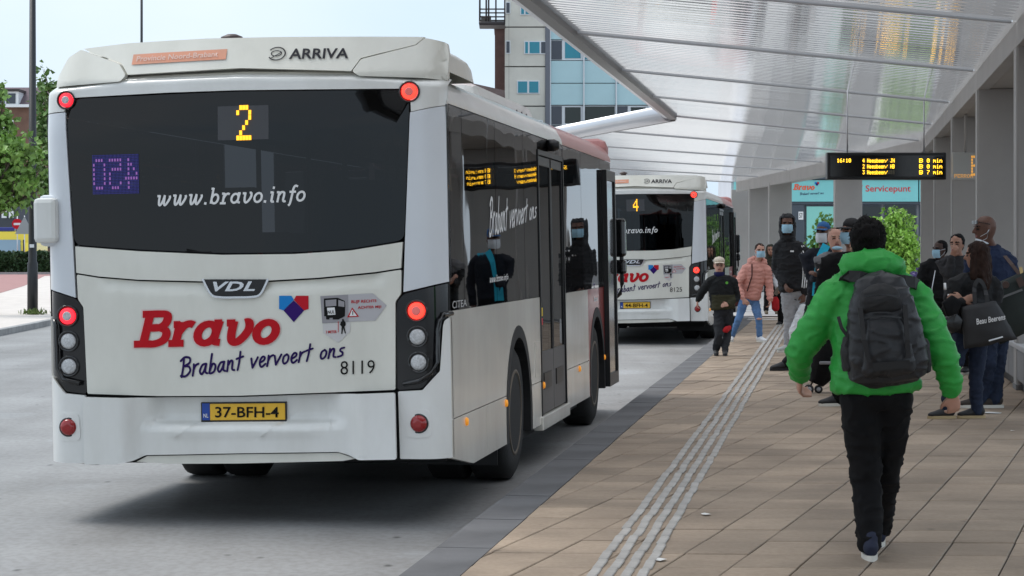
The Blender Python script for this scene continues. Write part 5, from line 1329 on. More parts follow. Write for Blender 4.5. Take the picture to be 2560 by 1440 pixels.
def person(label, Y, J, fwd, H=1.75, skin='light', jacket=None, pants=None, shoes=m_shoeb, hair='short', hairm=None, face_dir=None, mask=None, puff=1., hem=.0, group=None, cap=None, hood=None, seed=1, waist=1., vox=1., head_pitch=0., hand_curl=.7, leg=1., footdirs=None, hands=True, sole=m_rubber, headroll=0., hem_py=None, lifts=(0, 0), vol=1.):
    """J: photo joints; each (px, py[, depth offset])"""
    B = Body(Y); g = {k: B.p(*v) for k, v in J.items()}
    s = H / 1.75; fw = Vector((fwd[0], fwd[1], 0)).normalized(); side = Vector((fw.y, -fw.x, 0))
    hd = face_frame(face_dir or fwd, head_pitch, headroll); hs = .235 * s * (1.05 if H > 1.5 else 1.13)
    sm_ = skin_mat(skin)
    # ---- body: one continuous mesh
    bm = bmesh.new()
    add_head(bm, g['head'], hd, hs)
    pel, nk = g['pel'], g['neck']; up = nk - pel
    loft(bm, [(nk - up * .10, .06*s, .055*s), (nk + up * .02, .055*s, .055*s), (g['head'] - Vector((0, 0, hs * .30)) - hd @ Vector((0, .015, 0)), .05*s, .052*s), (g['head'] - hd @ Vector((0, .015, 0)), .04*s, .045*s)], side, 14)
    sd_ = (g['shR'] - g['shL']).normalized()
    loft(bm, [(pel - up * .06, .09*s, .08*s), (pel, .14*s*waist, .10*s*waist), (pel + up * .3, .125*s*waist, .09*s*waist), (pel + up * .7, .15*s, .10*s), (pel + up * .9, .12*s, .075*s), (nk, .06*s, .055*s)], sd_, 18)
    for k in 'LR':
        sh, el, wr = g['sh'+k], g['el'+k], g['wr'+k]
        limb(bm, [(sh.lerp(nk, .35), .05*s), (sh, .05*s), (sh.lerp(el, .5), .043*s), (el, .036*s), (el.lerp(wr, .45), .034*s), (wr, .025*s)])
        d = (wr - el).normalized()
        if hands:
            nrm = (g.get('hn'+k, None)); nv = Vector(J['hv'+k]) if ('hv'+k) in J else side * (-1 if k == 'L' else 1)
            hdv = (g['ha'+k] - wr).normalized() if ('ha'+k) in J else d
            add_hand(bm, wr, hdv, nv, s * .98, hand_curl, 1)
        hp, kn, an = g['hp'+k], g['kn'+k], g['an'+k]
        limb(bm, [(hp, .078*s), (hp.lerp(kn, .5), .066*s), (kn, .05*s), (kn.lerp(an, .4), .048*s), (an, .034*s)])
    me = remesh(bm, .0085 * vox, 2)
    root = mesh_obj('person', me, [sm_, m_eye, m_lip, hairm or m_hairb]); setp(root, label, 'person', group)
    hi = hd.inverted(); kk = hs / .235
    for f in me.polygons:
        q = hi @ (f.center - g['head']) / kk
        if q.y > .05 and abs(q.z) < .12:
            if abs(abs(q.x) - .031) < .013 and abs(q.z - .004) < .0065: f.material_index = 1
            elif abs(abs(q.x) - .033) < .020 and abs(q.z - .029) < .006: f.material_index = 3
            elif abs(q.x) < .024 and abs(q.z + .058) < .008: f.material_index = 2
    # ---- trousers
    bm = bmesh.new()
    loft(bm, [(pel - up * .16, .10*s, .10*s), (pel - up * .08, .158*s*waist, .118*s*waist), (pel + up * .02, .165*s*waist, .120*s*waist), (pel + up * .12, .155*s*waist, .115*s*waist), (pel + up * .17, .14*s*waist, .10*s*waist)], sd_, 20)
    for k in 'LR':
        hp, kn, an = g['hp'+k], g['kn'+k], g['an'+k]; a2 = an.lerp(kn, .06)
        limb(bm, [(hp + Vector((0, 0, .02)), .098*s*leg), (hp.lerp(kn, .45), .088*s*leg), (kn, .070*s*leg), (kn.lerp(an, .45), .066*s*leg), (a2, .058*s*leg)], 14)
    me = remesh(bm, .012 * vox, 3); wrinkle(me, 0, None, fold_fn(.012, seed + 5))
    mesh_obj('trousers', me, pants, root)
    # ---- jacket
    bm = bmesh.new(); P_ = puff
    hemp = pel + up * hem
    R = [(hemp + up * .0, .165*s*P_*waist, .125*s*P_*waist), (hemp + up * .04, .185*s*P_*waist, .138*s*P_*waist), (pel + up * .30, .178*s*P_*waist, .13*s*P_*waist), (pel + up * .6, .190*s*P_, .135*s*P_), (pel + up * .82, .180*s*P_, .118*s*P_), (pel + up * .95, .12*s*P_, .09*s*P_), (nk + up * .05, .072*s, .07*s)]
    loft(bm, R, sd_, 22)
    for k in 'LR':
        sh, el, wr = g['sh'+k], g['el'+k], g['wr'+k]
        limb(bm, [(sh.lerp(nk, .45), .075*s*P_), (sh, .078*s*P_), (sh.lerp(el, .5), .070*s*P_), (el, .060*s*P_), (el.lerp(wr, .5), .055*s*P_), (wr.lerp(el, .10), .043*s*P_)], 14)
    if hood == 'down':
        ctr = nk + up * .03
        arc = [ctr + (sd_ * math.cos(t) * .115 - fw * math.sin(t) * .105) * s + Vector((0, 0, .015 * math.sin(t))) * s for t in [math.pi * k / 8 - .25 for k in range(0, 10)]]
        limb(bm, [(p, (.045 + .028 * math.sin(math.pi * i / 9)) * s) for i, p in enumerate(arc)], 12)
    if hood == 'up':
        loft(bm, [(nk, .10*s, .10*s), (g['head'] + hd @ Vector((0, -.02, -.10)) * kk, .098*kk, .105*kk), (g['head'] + hd @ Vector((0, -.035, 0)) * kk, .108*kk, .112*kk), (g['head'] + hd @ Vector((0, -.04, .08)) * kk, .098*kk, .110*kk), (g['head'] + hd @ Vector((0, -.045, .135)) * kk, .05*kk, .06*kk)], hd @ Vector((1, 0, 0)), 20)
    me = remesh(bm, .012 * vox, 3); wrinkle(me, 0, None, fold_fn(.012 * vol, seed))
    if hood == 'up':       # open the hood at the face
        b2 = bmesh.new(); b2.from_mesh(me)
        dead = [f for f in b2.faces if (lambda q: q.y > .018 and abs(q.x) < .078 * (1 if q.z > -.08 else .7) and -.125 < q.z < .085)(hi @ (f.calc_center_median() - g['head']) / kk)]
        bmesh.ops.delete(b2, geom=dead, context='FACES'); b2.to_mesh(me); b2.free()
    jk = mesh_obj('jacket', me, jacket if isinstance(jacket, (list, tuple)) else [jacket], root)
    # ---- shoes
    fd = footdirs or (fwd, fwd)
    for i, k in enumerate('LR'): add_shoe(root, g['an'+k], fd[i], s, shoes, sole, lift=lifts[i])
    # ---- hair
    hm = hairm or m_hairb
    def HL(x, y, z): return g['head'] + hd @ Vector((x, y, z)) * kk
    hx = hd @ Vector((1, 0, 0))
    if hair in ('short', 'bushy', 'long', 'pony'):
        bm = bmesh.new(); e = {'short': 0, 'bushy': .006, 'long': .012, 'pony': .002}[hair]
        loft(bm, [(HL(0, -.055, -.06 - e), .04 + e, .03 + e), (HL(0, -.045, -.03), .070 + e, .055 + e), (HL(0, -.03, .02), .080 + e, .078 + e), (HL(0, -.022, .06), .079 + e, .090 + e), (HL(0, -.018, .095), .066 + e, .078 + e), (HL(0, -.02, .122 + e * .5), .035 + e, .04 + e), (HL(0, -.02, .128 + e), .012, .014)], hx, 20)
        if hair == 'long':
            loft(bm, [(HL(0, -.03, .05), .085, .09), (HL(0, -.05, -.06), .105, .085), (HL(0, -.065, -.16), .125, .075), (HL(0, -.075, -.25), .125, .06), (HL(0, -.08, -.33), .08, .03)], hx, 20)
            for sx in (-1, 1): limb(bm, [(HL(sx * .075, .02, .03), .028), (HL(sx * .088, .02, -.08), .034), (HL(sx * .10, .01, -.2), .036)], 10)
        if hair == 'bushy':
            for _ in range(26):
                v = rv(.2); ellipsoid(bm, HL(v.x * .066, -.03 + v.y * .066, .035 + v.z * .07), (.024, .024, .024), None, 10, 8)
        me = remesh(bm, .010, 2)
        am = .014 if hair in ('bushy', 'long') else .006
        wrinkle(me, 0, None, lambda p, n: am * (noise.noise(Vector((p.x * 26, p.y * 26, p.z * 12))) + .6 * noise.noise(Vector((p.x * 70, p.y * 70, p.z * 30)))))
        if hair in ('bushy', 'short', 'pony') and hm is not black_c:      # loose strands break up the outline
            b2 = bmesh.new(); b2.from_mesh(me); src = [(v.co.copy(), v.normal.copy()) for v in me.vertices]
            for _ in range(1300 if hair == 'bushy' else 350):
                p, n = random.choice(src); ln = (.018 if hair == 'bushy' else .014) * random.uniform(.5, 1.2)
                leaf(b2, p - n * .004, ln, n * .7 + rv(-.4) * .9, rv(0), .05)
            b2.to_mesh(me); b2.free()
        mesh_obj('hair', me, hm, root)
    # ---- mask: pleated cloth over nose and chin, with ear loops
    if mask:
        bm = bmesh.new(); rows = []
        for j in range(9):
            z = .004 - .105 * j / 8; row = []
            for i in range(13):
                a = (i / 12 - .5) * 2.1; bul = .016 * math.sin(math.pi * j / 8)
                rx, ry = .074 + bul * .3, .100 + bul - .018 * (j / 8)
                row.append(bm.verts.new(HL(math.sin(a) * rx, math.cos(a) * ry + .004 + .012 * math.exp(-(a / .35) ** 2) * (1 - j / 8) + .002 * math.cos(j * math.pi), z)))
            rows.append(row)
        for A, C in zip(rows, rows[1:]):
            for i in range(12): bm.faces.new((A[i], A[i+1], C[i+1], C[i])).smooth = True
        mk = bm_obj('face_mask', bm, mask, root)
        mb = MB()
        for sx in (-1, 1):
            for z0, z1 in ((-.004, .014), (-.09, -.02)): mb.tube([HL(sx * .066, .052, z0), HL(sx * .078, .01, (z0 + z1) / 2), HL(sx * .082, -.015, z1)], .0022, 5)
        mb.build('ear_loops', m_maskw, mk)
    if cap:
        bm = bmesh.new()
        loft(bm, [(HL(0, -.012, .048), .082, .100), (HL(0, -.014, .085), .080, .095), (HL(0, -.018, .118), .060, .07), (HL(0, -.02, .134), .02, .024)], hx, 22)
        cp = bm_obj('cap', bm, cap, root)
        bm = bmesh.new(); a_, b_ = [], []
        for i in range(13):
            a = (i / 12 - .5) * 2.3
            a_.append(bm.verts.new(HL(math.sin(a) * .080, math.cos(a) * .092 - .008, .054))); b_.append(bm.verts.new(HL(math.sin(a) * .082, math.cos(a) * .092 - .008 + .075 * math.cos(a * .66), .048 - .010 * abs(math.sin(a)))))
        for i in range(12): bm.faces.new((a_[i], a_[i+1], b_[i+1], b_[i]))
        r_ = bmesh.ops.extrude_face_region(bm, geom=bm.faces[:])
        for v in [x for x in r_['geom'] if isinstance(x, bmesh.types.BMVert)]: v.co.z -= .006
        bm_obj('visor', bm, cap if not isinstance(cap, tuple) else cap[1], cp, recalc=True)
    root['_k'] = 1; del root['_k']
    return root, g, hd, kk, HL
def two_tone(root, mat, fn):
    me = [c for c in root.children if c.name.startswith('jacket')][0].data; me.materials.append(mat)
    for f in me.polygons:
        if fn(f.center): f.material_index = 1
def fitted(name, parent, bm, mat, vox=.01, it=2, amp=0., seed=2):
    me = remesh(bm, vox, it)
    if amp: wrinkle(me, 0, None, fold_fn(amp, seed))
    return mesh_obj(name, me, mat, parent)
def feetY(py): return (CZ - PZ) * F / (py - HY)
black2 = cloth('black_jeans', (.0045, .0045, .0055)); denim = cloth('denim', (.10, .19, .36), .85, .3); denimd = cloth('dark_denim', (.018, .026, .05), .85, .35)
green_c = M('cloth_green_shell', (.028, .33, .052), .5, var=(5, .08), bump=(11, .30, .02), spec=.35, stretch=(1, 1, 1.7))
# ---------------------------------------------------------------- 1 walker in the green jacket
GY = feetY(1398)
J = dict(head=(2168, 612, .0), neck=(2180, 676, -.01), pel=(2190, 975, 0), shL=(2088, 742, 0), shR=(2288, 748, 0), elL=(1998, 880, .06), elR=(2358, 880, -.10), wrL=(2000, 942, .22), wrR=(2382, 985, -.05), haR=(2386, 1040, .0), haL=(1998, 974, .28), hvL=(-.9, -.3, .3), hvR=(.2, -1, .1),
 hpL=(2150, 1000, 0), hpR=(2232, 1000, .0), knL=(2166, 1200, .04), knR=(2212, 1190, .20), anL=(2176, 1368, -.02), anR=(2196, 1330, .48))
walker, g, hd, kk, HL = person('person walking away in a bright green jacket and black trousers', GY, J, (.10, 1), 1.70, 'light', green_c, black2, M('shoe_navy', (.015, .02, .045), .8), hair='bushy', hairm=m_hairb, puff=1.15, hem=-.02, hood='down', seed=3, hand_curl=.75, leg=1.06, lifts=(0, .0), vol=1.15, waist=1.05)
# cuffs and the dark strap end of the jacket hem
# backpack (lifted off: a thing of its own)
def bp(x, y, d): return at(x, y, GY + d)
bpk = setp(empty('backpack', bp(2212, 945, -.2)), 'worn black backpack on the person in the green jacket', 'backpack')
m_bag = M('bag_black', (.018, .019, .022), .42, var=(7, .35), bump=(24, .35, .01), spec=.4); m_bagd = M('bag_webbing', (.010, .010, .011), .7)
def bag_part(name, bm, mat, amp, seed, vox=.009, it=4):
    me = remesh(bm, vox, it); wrinkle(me, 0, None, fold_fn(amp, seed)); me.transform(Matrix.Translation(-bpk.location)); return mesh_obj(name, me, mat, bpk)
X_ = Vector((1, .06, 0))
bm = bmesh.new(); loft(bm, [(bp(2196, 688, -.17), .05, .04), (bp(2198, 700, -.185), .115, .065), (bp(2204, 760, -.21), .155, .09), (bp(2212, 840, -.215), .185, .10), (bp(2218, 900, -.21), .195, .105), (bp(2220, 938, -.20), .185, .09), (bp(2220, 954, -.18), .12, .05)], X_, 26, sq=2.9); bag_part('main_bag', bm, m_bag, .010, 21)
bm = bmesh.new(); loft(bm, [(bp(2198, 714, -.26), .05, .02), (bp(2200, 728, -.275), .09, .03), (bp(2203, 755, -.29), .10, .035), (bp(2204, 775, -.29), .095, .025), (bp(2204, 782, -.28), .08, .01)], X_, 20, sq=2.8); bag_part('top_pocket', bm, m_bagd, .006, 22)
bm = bmesh.new(); loft(bm, [(bp(2208, 785, -.295), .07, .012), (bp(2214, 820, -.31), .09, .03), (bp(2220, 880, -.315), .12, .04), (bp(2222, 925, -.30), .13, .035), (bp(2222, 940, -.28), .10, .012)], X_, 20, sq=2.6); bag_part('front_pocket', bm, m_bag, .009, 23)
for px, py in ((2118, 880), (2308, 885)):
    bm = bmesh.new(); loft(bm, [(bp(px, py - 40, -.2), .02, .03), (bp(px, py, -.2), .035, .055), (bp(px + 4, py + 45, -.19), .03, .05)], X_, 14); bag_part('side_pocket', bm, m_bagd, .006, 24)
m = MB(); q = [bp(2180, 908, -.365), bp(2274, 900, -.36), bp(2276, 920, -.358), bp(2184, 928, -.362)]; m.quad(*[p - bpk.location for p in q]); o = m.build('patch_label', m_bagd, bpk); 
def strap(name, pts, wd, mat, root, th=.004):
    bm = bmesh.new(); P = [Vector(p) for p in pts]; Ls = []
    for i, p in enumerate(P):
        d = (P[min(i+1, len(P)-1)] - P[max(i-1, 0)]).normalized(); v = Vector((0, -1, .15)); sdv = d.cross(v).normalized() * wd / 2; nn = sdv.cross(d).normalized() * th
        Ls.append([bm.verts.new(p + a * sdv + b * nn - root.location) for a, b in ((-1, -1), (1, -1), (1, 1), (-1, 1))])
    for A, C in zip(Ls, Ls[1:]):
        for k in range(4): bm.faces.new((A[k], A[(k+1) % 4], C[(k+1) % 4], C[k]))
    bm.faces.new(Ls[0][::-1]); bm.faces.new(Ls[-1])
    return bm_obj(name, bm, mat, root, recalc=True)
strap('shoulder_strap', [bp(2175, 700, -.17), bp(2150, 692, -.175), bp(2125, 690, -.15), bp(2112, 700, -.08), bp(2105, 720, .02)], .055, m_bagd, bpk, .006)
strap('shoulder_strap', [bp(2235, 700, -.18), bp(2262, 702, -.17), bp(2285, 706, -.12), bp(2296, 715, -.03)], .055, m_bagd, bpk, .006)
strap('hanging_strap', [bp(2134, 756, -.20), bp(2128, 800, -.235), bp(2124, 850, -.24), bp(2116, 866, -.24)], .022, m_bagd, bpk)
strap('side_strap', [bp(2096, 792, -.17), bp(2104, 820, -.20), bp(2124, 848, -.22), bp(2140, 865, -.22)], .016, m_bagd, bpk)
for a in (((2150, 770), (2160, 850), (2172, 905)), ((2262, 762), (2268, 850), (2270, 895))): strap('compression_strap', [bp(x, y, -.318 - .05 * (y > 800)) for x, y in a], .022, m_bagd, bpk, .005)
for y0, x0, x1 in ((742, 2160, 2246), (796, 2152, 2262)): strap('zip', [bp(x0 + (x1 - x0) * k / 6, y0 - 5 * math.sin(math.pi * k / 6), -.325 - .012 * math.sin(math.pi * k / 6)) for k in range(7)], .008, m_black, bpk, .003)
strap('haul_loop', [bp(2186, 700, -.19), bp(2192, 684, -.21), bp(2212, 684, -.21), bp(2218, 700, -.19)], .02, m_bagd, bpk)
# ---------------------------------------------------------------- 2 running child in a cap
CY_ = feetY(888)
J = dict(head=(1798, 664), neck=(1800, 690), pel=(1808, 775), shL=(1776, 705), shR=(1832, 706), elL=(1756, 728, .10), elR=(1842, 745, .02), wrL=(1744, 752, .16), wrR=(1820, 762, -.14), haR=(1808, 762, -.22), hvR=(0, -1, .3), hvL=(-1, 0, 0), haL=(1742, 768, .16),
 hpL=(1797, 790), hpR=(1820, 790), knL=(1797, 838, -.12), knR=(1818, 830, .02), anL=(1790, 877, -.05), anR=(1812, 880, -.15))
kid, g, hd, kk, HL = person('child in a cream cap and dark jacket hurrying towards the camera at the kerb', CY_, J, (-.05, -1), 1.46, 'light', cloth('dark_anorak', (.012, .013, .014)), cloth('charcoal_jeans', (.025, .026, .03)), m_shoeb, hair='short', hairm=m_hairblond, cap=M('cap_cream', (.62, .54, .44), .8), puff=1.15, hem=.02, seed=7, sole=m_shoeb)
bm = bmesh.new(); loft(bm, [(HL(0, .0, -.14), .075, .08), (HL(0, .01, -.115), .078, .085), (HL(0, .01, -.095), .070, .075)], Vector((1, 0, 0)), 16); fitted('neck_scarf', kid, bm, cloth('navy_scarf', (.012, .012, .06)), .008)
z_ = at(1806, 736, CY_).z; two_tone(kid, cloth('olive', (.04, .038, .02)), lambda c: c.z < z_ and abs(c.x - at(1808, 700, CY_).x) < .17)
m = MB(); m.lathe([(0, .02), (.004, .018)], 'y', at(1817, 707, CY_ - .15), 12); m.build('green_badge', M('badge_green', (.12, .45, .05), .5), kid)
m = MB()
for sx in (-1, 1): 
    n_ = 14; m.tube([HL(sx * .03 + .022 * math.cos(2*math.pi*k/n_), .098, .004 + .018 * math.sin(2*math.pi*k/n_)) for k in range(n_ + 1)], .0022, 5)
m.tube([HL(-.01, .105, .006), HL(.01, .105, .006)], .0022, 5); m.build('glasses', m_black, kid)
bm = bmesh.new(); loft(bm, [(at(1826, 818, CY_ - .05), .03, .02), (at(1816, 824, CY_ - .12), .05, .03), (at(1806, 828, CY_ - .12), .02, .02)], Vector((0, 0, 1)), 12); o = fitted('red_pouch', None, bm, cloth('red', (.45, .02, .025)), .008); setp(o, 'small red pouch at the knee of the running child', 'pouch')
# ---------------------------------------------------------------- 3 woman in pink quilted jacket
PY_ = feetY(855)
J = dict(head=(1900, 628, -.06), neck=(1893, 657, -.02), pel=(1873, 745, .05), shL=(1866, 672), shR=(1917, 674, -.02), elL=(1842, 712, -.10), elR=(1924, 720, .0), wrL=(1858, 748, -.24), wrR=(1925, 750, -.10), hvL=(0, -1, 0), hvR=(1, 0, 0), haR=(1924, 768, -.12), haL=(1870, 760, -.26),
 hpL=(1860, 752, .05), hpR=(1886, 752, .05), knL=(1846, 800, -.05), knR=(1897, 800, -.10), anL=(1829, 840, .10), anR=(1899, 843, -.05))
pink_c = M('cloth_pink_quilt', (.60, .27, .22), .6, var=(8, .10))
pinkw, g, hd, kk, HL = person('woman in a pink quilted jacket, ripped jeans and white trainers', PY_, J, (.15, -1), 1.66, 'light', pink_c, denim, M('shoe_white', (.75, .75, .76), .5), hair='pony', hairm=m_hairbr, face_dir=(.1, -1), mask=m_mask, puff=1.0, hem=.0, seed=9, leg=.84, hood='down', footdirs=((-.25, -1), (.55, -1)))
jm = [c for c in pinkw.children if c.name.startswith('jacket')][0].data
nn = [v.normal.copy() for v in jm.vertices]
for v, n in zip(jm.vertices, nn): v.co += n * .010 * abs(math.sin((v.co.z + .05 * noise.noise(v.co * 6)) * math.pi / .062)) 
m = MB(); m.tube([at(1880, 660, PY_ - .13), at(1880, 690, PY_ - .16), at(1868, 728, PY_ - .13)], .011, 6); o = m.build('shoulder_strap', cloth('brown_strap', (.05, .02, .018)), None)
bag = setp(empty('shoulder_bag', at(1840, 740, PY_ + .1)), 'brown rucksack slung behind the woman in pink', 'bag')
o.parent = bag; o.matrix_parent_inverse = Matrix.Translation(-bag.location)
bm = bmesh.new(); loft(bm, [(at(1846, 690, PY_ + .12), .08, .06), (at(1842, 705, PY_ + .12), .13, .09), (at(1842, 745, PY_ + .12), .14, .10), (at(1846, 765, PY_ + .12), .10, .06)], Vector((1, 0, 0)), 18, sq=2.6)
me = remesh(bm, .012, 3); me.transform(Matrix.Translation(-bag.location)); mesh_obj('bag_body', me, cloth('russet', (.13, .045, .035)), bag)
bm = bmesh.new(); kp = g['knR']; ellipsoid(bm, kp + Vector((.0, -.058, .02)), (.045, .018, .018)); bm_obj('knee_rip', bm, skin_mat('light'), pinkw, smooth=True)
# ---------------------------------------------------------------- 4 far person in olive hooded coat
OY = feetY(786)
J = dict(head=(1926, 626), neck=(1927, 646), pel=(1928, 706), shL=(1909, 655), shR=(1946, 655), elL=(1904, 680), elR=(1950, 680), wrL=(1906, 704, -.05), wrR=(1948, 706, -.05), hpL=(1921, 712), hpR=(1936, 712), knL=(1917, 748, -.05), knR=(1936, 748, .05), anL=(1915, 777), anR=(1941, 777, .1))
person('far person in a dark olive hooded coat behind the woman in pink', OY, J, (0, -1), 1.7, 'tan', cloth('olive_coat', (.030, .030, .022)), black_c, M('shoe_khaki', (.16, .13, .09), .8), hair='none', hood='up', puff=1.15, hem=-.12, seed=11, vox=1.4, sole=M('shoe_khaki', (.16, .13, .09), .8))
# ---------------------------------------------------------------- 5 person in white jacket behind the tall hooded one
WY = 44.0
k_ = 5600 / WY
J = dict(head=(1966, 625), neck=(1966, 646), pel=(1962, 728), shL=(1944, 658), shR=(1988, 658), elL=(1938, 695), elR=(1990, 692), wrL=(1944, 722, -.18), wrR=(1985, 718, -.1), haL=(1950, 728, -.26), hpL=(1954, 738), hpR=(1972, 738), knL=(1952, 780, -.03), knR=(1972, 780, .05), anL=(1951, 808), anR=(1974, 808))
person('person in a white jacket half hidden behind the tall hooded one', WY, J, (-.5, -1), 1.66, 'tan', cloth('white', (.62, .63, .66)), black_c, m_shoeb, hair='short', puff=1.1, hem=.0, seed=12, vox=1.4)
bm = bmesh.new(); o = MB(); o.box((-.04, -.006, -.08), (.04, .006, .08), Matrix.Translation(at(1943, 728, WY - .27)) @ Matrix.Rotation(.5, 4, 'Y')); o = o.build('phone', M('phone_case', (.16, .13, .10), .5), None, bevel=.004); setp(o, 'phone held at the white sleeve beside the tall hooded person', 'phone'); bm.free()
bm = bmesh.new(); loft(bm, [(at(1937, 742, WY - .2), .05, .03), (at(1938, 752, WY - .2), .08, .05), (at(1939, 772, WY - .2), .075, .05), (at(1940, 778, WY - .2), .04, .03)], Vector((1, 0, 0)), 16, sq=2.6); o = fitted('red_bag', None, bm, cloth('red', (.45, .02, .025)), .01); setp(o, 'red bag hanging below the white sleeve left of the grey joggers', 'bag')
# ---------------------------------------------------------------- 6 tall person in black hooded track top
TY = feetY(880)
J = dict(head=(1968, 562, -.02), neck=(1970, 602), pel=(1985, 726), shL=(1946, 622, .02), shR=(2008, 628, -.05), elL=(1941, 676, .06), elR=(2016, 688, -.06), wrL=(1962, 712, -.14), wrR=(2010, 736, -.12), haR=(2008, 752, -.12), hvR=(.6, -.8, 0), hvL=(-1, -.3, 0),
 hpL=(1973, 740), hpR=(2000, 740), knL=(1976, 806, -.04), knR=(2004, 808, .0), anL=(1972, 866, -.06), anR=(2010, 868, .1))
tr_c = cloth('track_black', (.010, .010, .012), .6)
tall, g, hd, kk, HL = person('tall masked person in a black hooded top with white sleeve stripes and grey joggers', TY, J, (-.45, -1), 1.98, 'brown', tr_c, cloth('grey_jogger', (.30, .30, .31)), M('shoe_grey', (.4, .42, .4), .6), hair='none', hood='up', mask=m_mask, face_dir=(-.12, -1), puff=1.06, hem=-.02, seed=14, leg=1.12, footdirs=((-.9, -.6), (-.5, -1)))
for off in (-.030, 0, .030):
    pts = [at(x, y, TY + d) + Vector((off, abs(off) * .4, 0)) for x, y, d in ((2004, 614, -.11), (2009, 634, -.142), (2012, 662, -.148), (2013, 690, -.150), (2010, 720, -.165))]
    P2 = catmull([tuple(p) for p in pts], 4); m = MB(); m.tube(P2, .0085, 6); m.build('sleeve_stripe', m_lwhite, tall)
bm = bmesh.new()
for sx in (-1, 0, 1): bm.faces.new([bm.verts.new(at(1980 + sx * 3 + a * .8, 630 + b, TY - .20)) for a, b in ((-1.6, -4), (1.6, -4), (2, 0), (-2, 0))])
bm_obj('chest_emblem', bm, m_lwhite, tall)
m = MB(); m.tube([at(1980, 750, TY - .10), at(1985, 748, TY - .11), at(1991, 750, TY - .10)], .006, 5); m.build('trouser_mark', m_lblack, tall)
bm = bmesh.new(); loft(bm, [(HL(0, -.01, .082), .10, .085), (HL(0, .05, .075), .098, .05), (HL(0, .105, .068), .07, .012)], Vector((0, 0, 1)), 14); 
bm.free()
# white carrier bag in the hand
cb = bmesh.new(); loft(cb, [(at(2007, 760, TY - .12), .03, .03), (at(2005, 785, TY - .12), .09, .05), (at(1998, 825, TY - .12), .15, .07), (at(1998, 850, TY - .12), .15, .06), (at(2000, 856, TY - .12), .10, .03)], Vector((1, 0, 0)), 18)
o = fitted('carrier_bag', None, cb, M('plastic_white', (.70, .72, .74), .35, bump=(14, .4, .02)), .012, 2, .012, 31); setp(o, 'white plastic carrier bag held by the tall hooded person', 'bag')
# ---------------------------------------------------------------- 7 person in blue cap and cyan shirt
BY_ = feetY(925)
def guess(px, top, Y, spread=1., lean=0):
    """standing joints for a partly hidden figure: px of the body axis, top of head in pixels"""
    k = F / Y; foot = HY + k * (CZ - PZ); Hh = foot - top; w_ = .125 * Hh * spread
    y = lambda f: foot - Hh * f
    return dict(head=(px, y(.935)), neck=(px, y(.822)), pel=(px + lean, y(.52)), shL=(px - w_, y(.775)), shR=(px + w_, y(.775)), elL=(px - w_ * 1.3, y(.62)), elR=(px + w_ * 1.3, y(.62)), wrL=(px - w_ * 1.2, y(.48), -.05), wrR=(px + w_ * 1.2, y(.48), -.05), hpL=(px - w_ * .42, y(.50)), hpR=(px + w_ * .42, y(.50)), knL=(px - w_ * .45, y(.27), -.03), knR=(px + w_ * .45, y(.27), -.03), anL=(px - w_ * .45, y(.05)), anR=(px + w_ * .45, y(.05)))
J = guess(2058, 560, BY_); J.update(anL=(1962, 912, -.1), knL=(2015, 850, -.1), wrL=(2040, 690, -.3), elL=(2032, 700, -.05), haL=(2030, 672, -.42), hvL=(0, -.5, 1))
bl, g, hd, kk, HL = person('masked person in a bright blue cap and dark jacket over a cyan shirt', BY_, J, (-.55, -1), 1.86, 'brown', cloth('navy_black', (.013, .015, .022)), black_c, m_shoeb, hair='short', mask=m_maskw, cap=M('cap_blue', (.02, .11, .30), .8), puff=1.0, seed=16, face_dir=(-.6, -1), vox=1.2, sole=m_shoeb, footdirs=((-1, -.4), (-.4, -1)))
m = MB(); pts = [at(2066, 612, BY_ - .15), at(2052, 640, BY_ - .20), at(2044, 690, BY_ - .21), at(2040, 740, BY_ - .20)]
strap('cyan_shirt', pts, .10, cloth('cyan', (.03, .42, .60)), empty('cyan_tmp')); t_ = bpy.data.objects['cyan_shirt']; bpy.data.objects.remove(bpy.data.objects['cyan_tmp']); t_.parent = bl
# ---------------------------------------------------------------- 8 person in grey and black windbreaker
GY2 = 25.5
J = guess(2096, 568, GY2); J.update(head=(2088, 598, -.05), wrL=(2070, 690, -.28), elL=(2058, 690, -.05), haL=(2052, 668, -.34), elR=(2150, 700), wrR=(2120, 720, -.2))
gw, g, hd, kk, HL = person('person with brown hair and lowered mask in a grey and black windbreaker', GY2, J, (-.4, -1), 1.77, 'light', cloth('wind_black', (.012, .012, .013), .6), black_c, m_shoeb, hair='short', hairm=m_hairblond, puff=1.02, seed=18, face_dir=(.1, -1), vox=1.2)
zy = g['pel'].lerp(g['neck'], .70).z; two_tone(gw, cloth('wind_grey', (.16, .16, .165), .6), lambda c: c.z > zy + .25 * abs(c.x - g['neck'].x))
bm = bmesh.new(); bm.faces.new([bm.verts.new(at(x, y, GY2 - .24)) for x, y in ((2080, 690), (2102, 712), (2074, 706))]); bm_obj('white_flash', bm, m_lwhite, gw)
bm = bmesh.new(); ellipsoid(bm, HL(0, .085, -.095), (.062, .03, .022)); bm_obj('lowered_mask', bm, m_mask, gw, smooth=True)
# ---------------------------------------------------------------- 9 person in black cap, turned away
KY = feetY(1014)
J = guess(2128, 556, KY); J.update(head=(2128, 582, 0), anL=(2094, 1002, -.05), knL=(2104, 920, -.1))
person('masked person in a black cap partly hidden by the green jacket', KY, J, (-.9, -.5), 1.78, 'tan', black_c, black_c, m_shoeb, hair='short', cap=M('cap_black', (.012, .011, .012), .8), mask=m_mask, puff=1.1, seed=20, vox=1.3, footdirs=((-1, -.2), (-1, -.2)))
